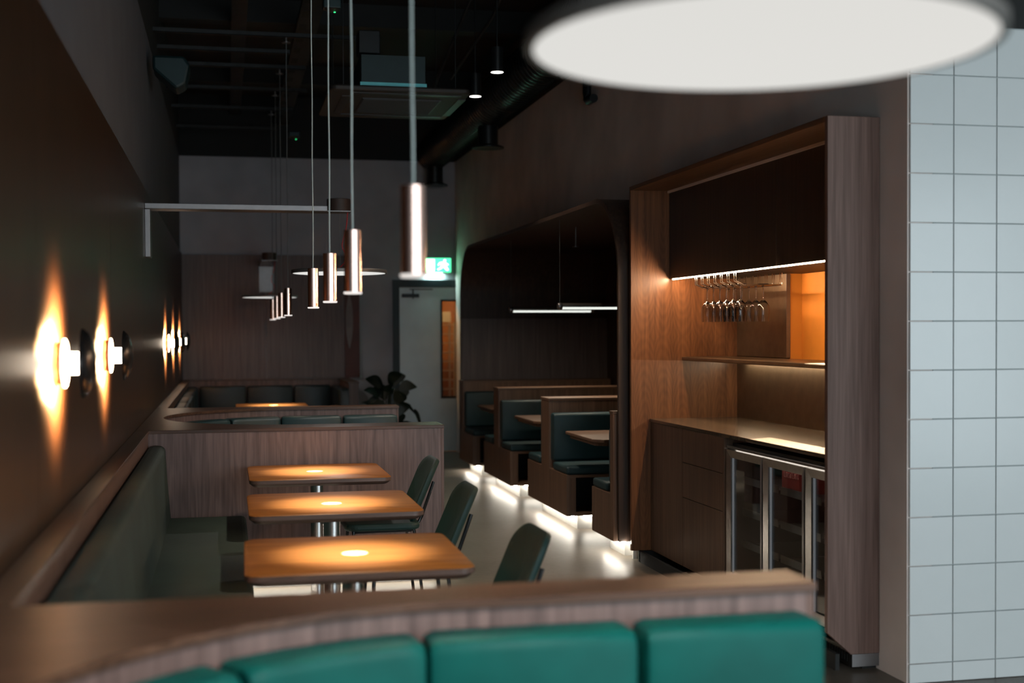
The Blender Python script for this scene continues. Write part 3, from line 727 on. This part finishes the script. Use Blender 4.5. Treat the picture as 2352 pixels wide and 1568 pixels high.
for k in range(len(m.f)):
    if k % 3: m.sm[k] = True
m.build('lining', 'alcove_veneer', alc)
BX(AXB, AXB + 0.05, AY0 - AT, AY1 + AT, 0, AZ + AT).build('back_panel', 'alcove_veneer', alc)
for a, b_ in ((0.12, 1.675), (1.679, 1.905)):
    BX(AXF + 0.006, AXB, AY1 - 0.02, AY1, a, b_).build('end_wainscot', 'alcove_veneer' if a > 1 else 'back_veneer', alc)
for a in (AY0 - 0.025, AY1 + 0.005): BX(AXF + 0.1, AXB, a, a + 0.02, 0, 0.12).build('plinth', 'plinth_grey', alc)
BX(AXF + 0.03, AXF + 0.05, AY0 - 0.05, AY0 + 0.02, 0.108, 0.118).build('light_strip', 'led_floor', alc)

BX0, BX1, BZ0 = 2.53, 4.22, 0.115
def bench(label, yn, ydn, ydf, yf, front=True, back=True):
    """double booth bench: near seat edge, divider near/far faces, far seat edge"""
    t = thing('booth_bench', label, 'bench', (3.3, (ydn + ydf) / 2, 0), 'booth benches in the alcove')
    zt, zs = 0.992, 0.43
    poly = []
    a = yn if front else ydn; b_ = yf if back else ydf
    poly = [(a, BZ0), (b_, BZ0)]
    if back: poly += [(yf, zs), (ydf, zs)]
    poly += [(ydf, zt - 0.022), (ydn, zt - 0.022)]
    if front: poly += [(ydn, zs), (yn, zs)]
    MB().prism(poly, BX0, BX0 + 0.03, 'yz').build('side_panel', 'bench_oak', t, bevel=0.0015, seg=1)
    BX(BX0 + 0.0305, BX1, ydn, ydf, BZ0, zt - 0.022).build('divider', 'bench_oak', t)
    BX(BX0 - 0.003, BX1, ydn - 0.006, ydf + 0.006, zt - 0.0215, zt).build('top_cap', 'bench_oak_x', t, bevel=0.002, seg=1)
    for on, y, dr in ((front, yn, 1), (back, yf, -1)):
        if not on: continue
        yd = ydn if dr == 1 else ydf
        lo, hi = min(y, yd), max(y, yd)
        BX(BX0 + 0.0305, BX1, lo, hi, zs - 0.022, zs - 0.001).build('seat_board', 'bench_oak_x', t)
        BX(BX0 + 0.0305, BX1, lo, hi, BZ0, BZ0 + 0.03).build('bottom_board', 'bench_oak_x', t)
        yy = (y, y + dr * 0.02)
        BX(BX0 + 0.0305, BX0 + 0.075, min(yy), max(yy), BZ0 + 0.0305, zs - 0.0225).build('face_stile', 'bench_oak', t)
        yi = (y + dr * 0.30, y + dr * 0.32)
        BX(BX0 + 0.0305, BX1, min(yi), max(yi), BZ0 + 0.0305, zs - 0.0225).build('inner_back', 'black_paint', t)
        BX(BX0 + 0.004, BX1 - 0.01, lo + (0.002 if dr == 1 else 0.1), hi - (0.1 if dr == 1 else 0.002), zs, zs + 0.062).build('seat_cushion', 'bench_teal', t, bevel=0.018, seg=3)
        for xa, xb in ((BX0 + 0.012, 3.05), (3.055, 3.63), (3.635, BX1 - 0.01)):
            cushion('back_cushion', 'bench_teal', t, [(xa, yd), ((xa + xb) / 2, yd), (xb, yd)], [(0, -dr)] * 3, 0.095, zs + 0.06, 0.875, 0.025)
    lo, hi = min(a, ydn) , max(b_, ydf)
    pl = BX(BX0 + 0.11, BX1 - 0.05, lo + 0.09, hi - 0.07, 0, BZ0 - 0.001).build('plinth', 'plinth_grey', t)
    BX(BX0 + 0.055, BX0 + 0.075, lo + 0.05, hi - 0.10, BZ0 - 0.012, BZ0 - 0.001).build('light_strip', 'led_floor', pl)
    BX(BX0 + 0.15, BX0 + 1.2, lo + 0.05, lo + 0.065, BZ0 - 0.012, BZ0 - 0.001).build('light_strip', 'led_floor', pl)
    return t
bench('nearest booth bench, mostly hidden behind the alcove edge', 7.9, 8.335, 8.40, 8.85, front=False)
bench('second booth bench, largest in view, teal seat and dark void below', 9.556, 10.10, 10.36, 10.86)
bench('third booth bench, between the two far booth tables', 11.568, 12.085, 12.30, 12.81)
bench('farthest booth bench against the alcove end wall', 13.39, 13.98, 14.215, 14.6, back=False)
def booth_table(label, y, xn):
    t = thing('booth_table', label, 'table', (3.3, y, 0), 'booth tables in the alcove')
    pol = [(xn + 0.03, y - 0.36), (xn + 0.10, y - 0.42), (4.1, y - 0.42), (4.1, y + 0.42), (xn + 0.10, y + 0.42), (xn + 0.03, y + 0.39)]
    pol = [(xn + 0.07, y - 0.43), (4.1, y - 0.43), (4.1, y + 0.43), (xn + 0.02, y + 0.43), (xn, y + 0.40), (xn, y - 0.36)]
    MB().prism(pol, 0.728, 0.75).build('tabletop', 'bench_oak_x', t, bevel=0.004)
    MB().prism([(x if x > 3.9 else x + 0.03, y + (q - y) * 0.93) for x, q in pol], 0.700, 0.727).build('under_top', 'bench_oak_x', t)
    MB().cyl((3.2, y, 0.02), 0.04, 0.68).build('column', 'black_metal', t)
    MB().lathe([(0.22, 0.0), (0.22, 0.012), (0.05, 0.025)], (3.2, y, 0), n=32).build('base', 'black_metal', t)
booth_table('nearest booth table, pale wooden corner beside the second bench', 9.35, 2.575)
booth_table('middle booth table between the second and third bench', 11.30, 2.60)
booth_table('farthest booth table, barely lit, behind the third bench', 13.10, 2.60)
def tube_light(label, y, x0, x1, z):
    t = thing('tube_light', label, 'tube lamp', ((x0 + x1) / 2, y, z), 'linear tube lamps in the alcove')
    r = 0.026
    up = [(r * math.cos(a), r * math.sin(a)) for a in [-0.25 + (PI + 0.5) * i / 14 for i in range(15)]]
    dn = [(r * 0.97 * math.cos(a), r * 0.97 * math.sin(a)) for a in [PI + 0.25 + (PI - 0.5) * i / 12 for i in range(13)]]
    MB().prism([(y + p, z + q) for p, q in up], x0 + 0.035, x1 - 0.035, 'yz', True).build('housing', 'brushed_steel', t)
    MB().prism([(y + p, z + q) for p, q in dn], x0 + 0.035, x1 - 0.035, 'yz', True).build('diffuser', 'tube_glow', t)
    for a in (x0, x1 - 0.035):
        MB().lathe([(0.026, 0), (0.0285, 0.004), (0.0285, 0.031), (0.026, 0.035)], (a, y, z), 'x', 24).build('end_cap', 'steel', t)
        MB().tube([(a + 0.018, y, z + 0.028), (a + 0.018, y, AZ)], 0.0016, 5).build('suspension_wire', 'cord_grey', t)
    l = area('tube_wash', (0, 0, 0), (0, 0, 0), x1 - x0 - 0.1, 0.04, 8.0, (1.0, 0.82, 0.62)); l.parent = t; l.location = (0, 0, -0.032)
tube_light('shorter looking tube lamp hanging deeper in the alcove', 12.15, 2.655, 3.50, 1.738)
tube_light('nearer tube lamp cut off by the alcove edge', 10.15, 2.62, 3.46, 1.732)
sp = MB().lathe([(0.0, 2.255), (0.03, 2.255), (0.03, 2.262), (0.008, 2.266), (0.008, 2.43)], (2.95, 10.8, 0), n=14).build('sprinkler', 'steel')
tag(sp, 'small ceiling sprinkler head inside the dark alcove', 'sprinkler')

# ------------------------------------------------------------------ bar niche
NX, NY0, NY1, NZ = 2.607, 5.31, 8.17, 2.48
NB = 3.352
nu = thing('bar_niche', 'walnut framed bar niche with bronze splashback on the right wall', 'bar unit', (2.95, 6.7, 0))
BX(NX, NB + 0.1, NY1, NY1 + 0.03, 0.075, NZ).build('far_end_panel', 'niche_end_veneer', nu, bevel=0.0015, seg=1)
MB().prism([(NX + 0.115, 0.075), (XW - 0.001, 0.075), (XW - 0.001, NZ), (NX, NZ), (NX, 0.178)], NY0, NY0 + 0.03, 'xz').build('near_end_panel', 'niche_post_veneer', nu, bevel=0.002, seg=1)
BX(NX, NB + 0.1, NY0 + 0.0305, NY1 - 0.0005, NZ - 0.025, NZ).build('top_panel', 'niche_soffit_veneer', nu)
BX(NB, NB + 0.02, NY0 + 0.04, NY1, 0.94, 1.345).build('splashback', 'bronze_sheet', nu)
BX(NB, NB + 0.02, 7.38, NY1, 1.36, 1.90).build('splashback', 'bronze_sheet', nu)
hb = MB().box(NB + 0.021, NB + 0.12, 7.38, 7.40, 1.345, 1.90).box(NB + 0.10, NB + 0.12, NY0 + 0.04, 7.38, 1.345, 1.90)
hb.build('orange_recess', 'orange_paint', nu)
BX(NB - 0.004, NB + 0.022, 7.374, 7.380, 1.361, 1.874).build('edge_trim', 'steel', nu)
sh = BX(2.96, NB - 0.001, NY0 + 0.04, NY1 - 0.001, 1.332, 1.357).build('shelf', 'bronze_sheet', nu, bevel=0.006)
BX(NB - 0.05, NB - 0.035, NY0 + 0.1, NY1 - 0.16, 1.320, 1.331).build('light_strip', 'led_shelf', sh)
MB().box(2.895, NB + 0.1, NY0 + 0.035, NY1 - 0.001, 1.876, NZ - 0.03).build('upper_cabinet', 'cabinet_veneer', nu)
for a, b_ in ((6.462, NY1 - 0.004), (NY0 + 0.04, 6.458)):
    BX(2.873, 2.894, a, b_, 1.873, NZ - 0.035).build('cabinet_door', 'cabinet_veneer', nu, bevel=0.001, seg=1)
BX(2.878, 2.884, NY0 + 0.06, NY1 - 0.05, 1.866, 1.8725).build('light_strip', 'led_niche', nu)
MB().box(2.66, 2.68, NY0 + 0.03, NY1, 0.0, 0.074).box(2.66, NB, NY1 - 0.02, NY1 + 0.02, 0, 0.074).build('plinth', 'black_paint', nu)
gp = MB().box(2.729, XW - 0.002, NY0 + 0.004, NY0 + 0.028, 0.018, 0.074).build('metal_kick', 'steel', nu)
# downlight in the underside of the wall cabinet
dl = MB().lathe([(0.035, 1.868), (0.035, 1.8755)], (3.06, 5.98, 0), n=20).build('downlight', 'spot_glow', nu)
spot('niche_downlight', nu, (3.06, 5.98, 1.864), 1100, 34, 0.10, (1.0, 0.93, 0.84), 0.015)

wk = tag(BX(2.733, NB - 0.0005, NY0 + 0.032, NY1 - 0.0005, 0.928, 0.949).build('worktop', 'worktop', None, bevel=0.002, seg=1), 'bronze coloured bar worktop with a pool of light', 'worktop')
bc = thing('base_cabinet', 'dark walnut base cabinet with drawers under the worktop', 'cabinet', (3.0, 7.5, 0))
BX(2.765, NB - 0.01, 6.88, NY1 - 0.002, 0.075, 0.926).build('carcass', 'drawer_veneer', bc)
BX(2.740, 2.764, 7.557, NY1 - 0.003, 0.078, 0.925).build('fixed_panel', 'drawer_veneer', bc)
for z0, z1 in ((0.078, 0.502), (0.506, 0.718), (0.722, 0.925)):
    BX(2.740, 2.764, 6.892, 7.553, z0, z1).build('drawer', 'drawer_veneer', bc)
BX(2.740, 2.764, 6.868, 6.889, 0.078, 0.925).build('stile', 'drawer_veneer', bc)

# bottle fridge
fr = thing('bottle_fridge', 'three door steel framed glass bottle fridge under the bar', 'fridge', (3.0, 6.1, 0))
FX, FY = 2.745, [6.858, 6.346, 5.836, 5.345]
fb = MB().box(NB - 0.06, NB - 0.04, FY[3], FY[0], 0.10, 0.88).box(FX + 0.045, NB - 0.05, FY[0] - 0.02, FY[0], 0.10, 0.88).box(FX + 0.045, NB - 0.05, FY[3], FY[3] + 0.02, 0.10, 0.88).box(FX + 0.045, NB - 0.05, FY[3], FY[0], 0.10, 0.13).box(FX + 0.045, NB - 0.05, FY[3], FY[0], 0.875, 0.895)
fb.build('cabinet_body', 'fridge_dark', fr)
BX(FX + 0.006, FX + 0.044, FY[3], FY[0], 0.868, 0.884).build('top_rail', 'brushed_steel', fr, bevel=0.003)
BX(FX + 0.02, NB - 0.05, FY[3], FY[0], 0.10, 0.102).build('floor_tray', 'fridge_dark', fr)
for i in range(3):
    y1, y0 = FY[i] - 0.006, FY[i + 1] + 0.010
    z0, z1, s = 0.13, 0.862, 0.044
    dr = MB()
    o_ = [(y0, z0), (y1, z0), (y1, z1), (y0, z1)]; i_ = [(y0 + s, z0 + s), (y1 - s, z0 + s), (y1 - s, z1 - s), (y0 + s, z1 - s)]
    vv = [(FX, *p) for p in o_] + [(FX + 0.010, *p) for p in i_] + [(FX + 0.038, *p) for p in o_] + [(FX + 0.038, *p) for p in i_]
    ff = []
    for k in range(4):
        q = (k + 1) % 4; ff += [(k, q, 4 + q, 4 + k), (8 + k, 12 + k, 12 + q, 8 + q), (k, 8 + k, 8 + q, q), (4 + k, 4 + q, 12 + q, 12 + k)]
    dr.add(vv, ff)
    dr = dr.build('door', 'brushed_steel', fr)
    BX(FX + 0.016, FX + 0.020, y0 + s, y1 - s, z0 + s, z1 - s).build('pane', 'pane_glass', dr)
    MB().cyl((FX + 0.012, y1 - 0.075, z0 + s), 0.006, z1 - z0 - 2 * s).build('edge_light', 'fridge_led', dr)
    for z in (0.32, 0.50, 0.68):
        BX(FX + 0.10, NB - 0.07, y0 + 0.01, y1 - 0.01, z, z + 0.006).build('shelf', 'steel', fr)
        BX(FX + 0.095, FX + 0.10, y0 + 0.01, y1 - 0.01, z - 0.012, z + 0.028).build('shelf_edge', 'brushed_steel', fr)
BX(FX + 0.05, FX + 0.4, FY[3], FY[0], 0.0, 0.075).build('kick_base', 'black_paint', fr)
gr = BX(2.729, 2.735, NY0 + 0.029, 6.85, 0.018, 0.092).build('vent_grille', 'brushed_steel', fr)
gs = MB()
for k in range(60):
    y = NY0 + 0.05 + k * 0.025
    gs.box(2.7275, 2.7295, y, y + 0.011, 0.034, 0.076)
gs = gs.build('vent_slots', 'black_paint', gr); gs['kind'] = 'stuff'
BX(FX + 0.05, FX + 0.062, FY[3] + 0.03, FY[0] - 0.03, 0.858, 0.866).build('interior_fill', 'fridge_fill', fr)  # added glowing strip hidden behind the door frames to brighten the inside
# red drinks carton inside the middle door
rc = tag(BX(FX + 0.105, FX + 0.33, 6.125, 6.334, 0.687, 0.845).build('drinks_carton', 'red_card'), 'red drinks carton with white script behind the middle fridge door', 'carton')
scr = MB()
def stroke(pts): scr.tube([(FX + 0.1035, 6.322 - a * 0.86, 0.785 + b_) for a, b_ in pts], 0.0022, 5)
stroke([(0.045, 0.03), (0.03, 0.035), (0.018, 0.015), (0.022, -0.02), (0.04, -0.022)])
stroke([(0.055, 0.0), (0.048, -0.018), (0.06, -0.022), (0.066, 0.0), (0.055, 0.003)])
stroke([(0.09, 0.0), (0.076, -0.005), (0.076, -0.022), (0.09, -0.02)])
stroke([(0.113, 0.0), (0.1, -0.01), (0.102, -0.023), (0.113, -0.012), (0.113, 0.002), (0.117, -0.022)])
stroke([(0.158, 0.03), (0.143, 0.032), (0.132, 0.01), (0.137, -0.02), (0.155, -0.02)])
stroke([(0.166, 0.0), (0.162, -0.018), (0.173, -0.02), (0.177, 0.0), (0.167, 0.003)])
stroke([(0.196, 0.038), (0.186, 0.0), (0.19, -0.021)])
stroke([(0.214, 0.0), (0.202, -0.01), (0.205, -0.021), (0.215, -0.01), (0.22, -0.02)])
scr.build('script_print', 'red_print', rc)
tub = BX(FX + 0.12, FX + 0.36, 6.42, 6.62, 0.104, 0.225).build('storage_tub', 'plinth_grey', None, bevel=0.008)
tag(tub, 'pale storage tub at the bottom of the left fridge door', 'tub')
# hanging rack and wine glasses
rkx0, rkx1, rz = 2.935, 3.225, 1.800
rack = thing('glass_rack', 'chrome wire stemware rack fixed under the wall cabinet', 'glass rack', (3.08, 7.5, rz))
slots = [7.83 - i * 0.108 for i in range(7)]
for y in slots:
    for sgn in (-1, 1):
        yy = y + sgn * 0.016
        MB().tube([(rkx0, yy, 1.872), (rkx0, yy, rz + 0.024), (rkx0 + 0.05, yy, rz), (rkx1, yy, rz), (rkx1, yy, 1.872)], 0.0030, 6).build('rail_wire', 'wire_chrome', rack)
MB().tube([(rkx0 + 0.06, slots[0] + 0.03, rz - 0.003), (rkx0 + 0.06, slots[-1] - 0.03, rz - 0.003)], 0.0022, 6).build('cross_wire', 'wire_chrome', rack)
MB().tube([(rkx1 - 0.01, slots[0] + 0.03, rz - 0.003), (rkx1 - 0.01, slots[-1] - 0.03, rz - 0.003)], 0.0022, 6).build('cross_wire', 'wire_chrome', rack)
gm = MB()
zf = rz + 0.006
prof = [(0.0, zf + 0.003), (0.034, zf + 0.003), (0.035, zf), (0.010, zf - 0.006), (0.0045, zf - 0.02), (0.0042, zf - 0.08), (0.007, zf - 0.092), (0.022, zf - 0.105), (0.036, zf - 0.130), (0.0395, zf - 0.160), (0.037, zf - 0.195), (0.034, zf - 0.222),
        (0.0326, zf - 0.222), (0.0355, zf - 0.195), (0.0380, zf - 0.160), (0.0345, zf - 0.131), (0.0205, zf - 0.1075), (0.0, zf - 0.100)]
gm.lathe(prof, (0, 0, 0), n=28)
g0 = gm.build('wine_glass', 'wine_glass')
tag(g0, 'clear wine glass hanging upside down in the bar rack', 'wine glass', 'wine glasses hanging in the rack')
spots_ = [(rkx0 + 0.055, y - 0.054) for y in [slots[i] for i in range(6)]] + [(rkx0 + 0.20, y - 0.054) for y in [slots[i] for i in range(6)]]
for i, (x, y) in enumerate(spots_):
    o = g0 if i == 0 else g0.copy()
    if i: COL.objects.link(o)
    o.location = (x, y, 0)

# ------------------------------------------------------------------ services under the black ceiling
def duct_run():
    t = thing('spiral_duct', 'dark spiral ventilation duct along the top of the right wall', 'duct', (2.5, 12, 3.6))
    m = MB(); R, c = 0.20, (2.56, 3.77); n = 24
    y = 7.0; prof_ = []
    while y < 16.1:
        prof_ += [(R, y), (R, y + 0.075), (R + 0.007, y + 0.082), (R + 0.007, y + 0.092)]; y += 0.1
    m.lathe(prof_, (c[0], 0, c[1]), 'y', 28)
    m.build('duct_body', 'duct_steel', t)
    return t
duct_run()
def vent(label, x, y, z0, z1):
    t = thing('duct_outlet', label, 'air outlet', (x, y, z0), 'flared air outlets')
    MB().lathe([(0.10, z0 + 0.035), (0.10, z1)], (x, y, 0), n=30).build('collar', 'black_metal', t)
    MB().lathe([(0.0, z0 + 0.006), (0.12, z0 + 0.002), (0.16, z0), (0.16, z0 + 0.012), (0.101, z0 + 0.036)], (x, y, 0), n=36).build('flange', 'black_metal', t)
vent('nearer flared black air outlet below the spiral duct', 2.55, 12.62, 3.345, 3.562)
vent('farther flared black air outlet near the back wall', 2.53, 15.85, 3.335, 3.562)
# cable trays
for x0, x1, z, lb, pr in ((0.065, 0.195, 4.20, 'left dark flat cable tray running towards the back wall', False), (0.60, 0.78, 4.10, 'right slotted cable tray running towards the back wall', True)):
    t = thing('cable_tray', lb, 'cable tray', (x0, 11, z))
    BX(x0, x1, 4.0, YB - 0.02, z, z + 0.008).build('tray_bed', 'tray_steel', t)
    for xx in (x0, x1 - 0.004): BX(xx, xx + 0.004, 4.0, YB - 0.02, z + 0.008, z + 0.05).build('tray_side', 'tray_steel', t)
    if pr:
        for k in range(24):
            y = 5.0 + k * 0.46
            BX(x0 + 0.02, x0 + 0.08, y, y + 0.20, z - 0.002, z - 0.0005).build('slot', 'black_paint', t)
rails = [(1.25, 10.62, 'support rail carrying the rightmost of the four far pendants'), (0.72, 11.90, 'support rail carrying the second far pendant'), (0.80, 13.00, 'support rail carrying the third far pendant'),
         (0.72, 14.13, 'support rail carrying the smallest far pendant'), (0.55, 11.25, 'short support rail between the first two pendant rails'), (1.10, 8.75, 'nearest support rail, above the ceiling sensor'), (0.60, 15.50, 'last support rail, close to the back wall')]
for b_, y, lb in rails:
    o = MB().box(XL, b_, y - 0.02, y + 0.02, 3.905, 3.909).box(XL, b_, y - 0.02, y - 0.017, 3.905, 3.94).box(XL, b_, y + 0.017, y + 0.02, 3.905, 3.94).build('support_rail', 'tray_steel')
    tag(o, lb, 'rail')
# beams
for i, y in enumerate((6.0, 8.8, 11.6, 14.4)):
    struct(BX(XL, XW, y, y + 0.18, 4.25, 4.45).build('trim_%d' % (i + 1), 'black_paint'))
# air conditioner cassette
ac = thing('ac_cassette', 'dark ceiling air conditioner cassette with a square grille', 'air conditioner', (1.33, 10.1, 3.3))
MB().prism(rrect(0.75, 1.80, 9.52, 10.74, 0.06), 3.30, 3.34).build('fascia', 'ac_plastic', ac, bevel=0.012)
BX(1.0, 1.48, 9.70, 10.54, 3.34, 3.60).build('casing', 'ac_casing', ac)
BX(0.99, 1.49, 9.690, 9.6995, 3.350, 3.395).build('sheen_strip', 'aqua_sheen_paint', ac)  # added aqua strip, a cyan reflection on the casing put into its colour
gb = BX(1.02, 1.62, 9.82, 10.44, 3.294, 3.30).build('grille', 'fridge_dark', ac)
for k in range(24):
    y = 9.835 + k * 0.0252
    BX(1.03, 1.61, y, y + 0.010, 3.288, 3.294).build('grille_slat', 'ac_plastic', gb)
for a in ((0.92, 1.74, 9.60, 9.66), (0.92, 1.74, 10.56, 10.62), (0.86, 0.92, 9.75, 10.5), (1.74, 1.80, 9.75, 10.5)):
    BX(*a, 3.295, 3.2995).build('air_slot', 'fridge_dark', ac)
for x, y in ((0.86, 9.64), (1.70, 9.64), (0.86, 10.56), (1.70, 10.56)):
    MB().tube([(x, y, 3.34), (x, y, 4.45)], 0.004, 6).build('hanger_rod', 'black_metal', ac)
# spotlights
for lb, x, y, z in (('brighter round ceiling downlight with a glowing lens', 1.95, 9.30, 3.425), ('dimmer ceiling downlight left of the bright one', 1.95, 10.15, 3.40)):
    t = thing('ceiling_spot', lb, 'downlight', (x, y, z), 'cylinder downlights')
    MB().lathe([(0.042, z), (0.045, z + 0.003), (0.045, z + 0.18), (0.0, z + 0.185)], (x, y, 0), n=24).build('can', 'black_metal', t)
    MB().lathe([(0.0, z - 0.004), (0.046, z - 0.001)], (x, y, 0), n=24, smooth=False).build('lens', 'spot_glow', t)
    MB().tube([(x, y, z + 0.18), (x, y, 4.45)], 0.006, 6).build('stem', 'black_metal', t)
    spot('downlight_beam', t, (x, y, z - 0.01), 72, 46, 0.9, (1.0, 0.84, 0.68), 0.02)
# black elbow pipe on the right wall
o = MB().tube([(2.822, 9.98, 4.3), (2.822, 9.98, 3.42), (2.822, 9.97, 3.375), (2.822, 9.93, 3.355), (2.822, 9.78, 3.352)], 0.034, 14).build('elbow_pipe', 'black_metal')
tag(o, 'black elbow pipe coming down the right wall', 'pipe')
# speaker, sensors, cables
o = MB().prism([(-0.50, 3.52), (-0.28, 3.52), (-0.24, 3.46), (-0.27, 3.32), (-0.34, 3.28), (-0.50, 3.42)], 9.62, 9.90, 'xz').build('wall_speaker', 'ac_casing', None, bevel=0.02)
tag(o, 'dark rounded loudspeaker high on the left wall', 'speaker')
for lb, x, y, z in (('nearer ceiling sensor box with a green light', 0.714, 8.84, 3.70), ('farther ceiling sensor box with a green light', 0.75, 14.5, 3.67)):
    t = thing('ceiling_sensor', lb, 'sensor', (x, y, z), 'ceiling sensors')
    BX(x - 0.06, x + 0.06, y - 0.05, y + 0.05, z + 0.01, z + 0.07).build('sensor_box', 'ac_casing', t, bevel=0.008)
    MB().lathe([(0.0, z - 0.012), (0.04, z), (0.05, z + 0.0095)], (x, y, 0), n=18).build('sensor_dome', 'ac_plastic', t)
    MB().lathe([(0.0, z - 0.018), (0.007, z - 0.016), (0.007, z - 0.010)], (x + 0.018, y - 0.02, 0), n=10).build('status_led', 'led_green', t)
o = BX(0.99, 1.15, 9.78, 9.98, 3.63, 3.80).build('junction_box', 'black_metal', None, bevel=0.006); tag(o, 'small black junction box above the air conditioner', 'junction box')
for lb, pts in (('bundle of loose black cables hanging beside the air conditioner', [(1.88, 8.6, 4.4), (1.80, 9.3, 4.05), (1.72, 10.2, 3.7), (1.70, 10.9, 3.52), (1.76, 11.2, 3.62)]), ('thin straight conduit slanting up beside the downlights', [(2.02, 8.8, 4.2), (1.98, 9.6, 3.9), (1.9, 11.0, 3.7)])):
    tag(MB().tube(pts, 0.014, 7).build('cable', 'tray_steel'), lb, 'cable')
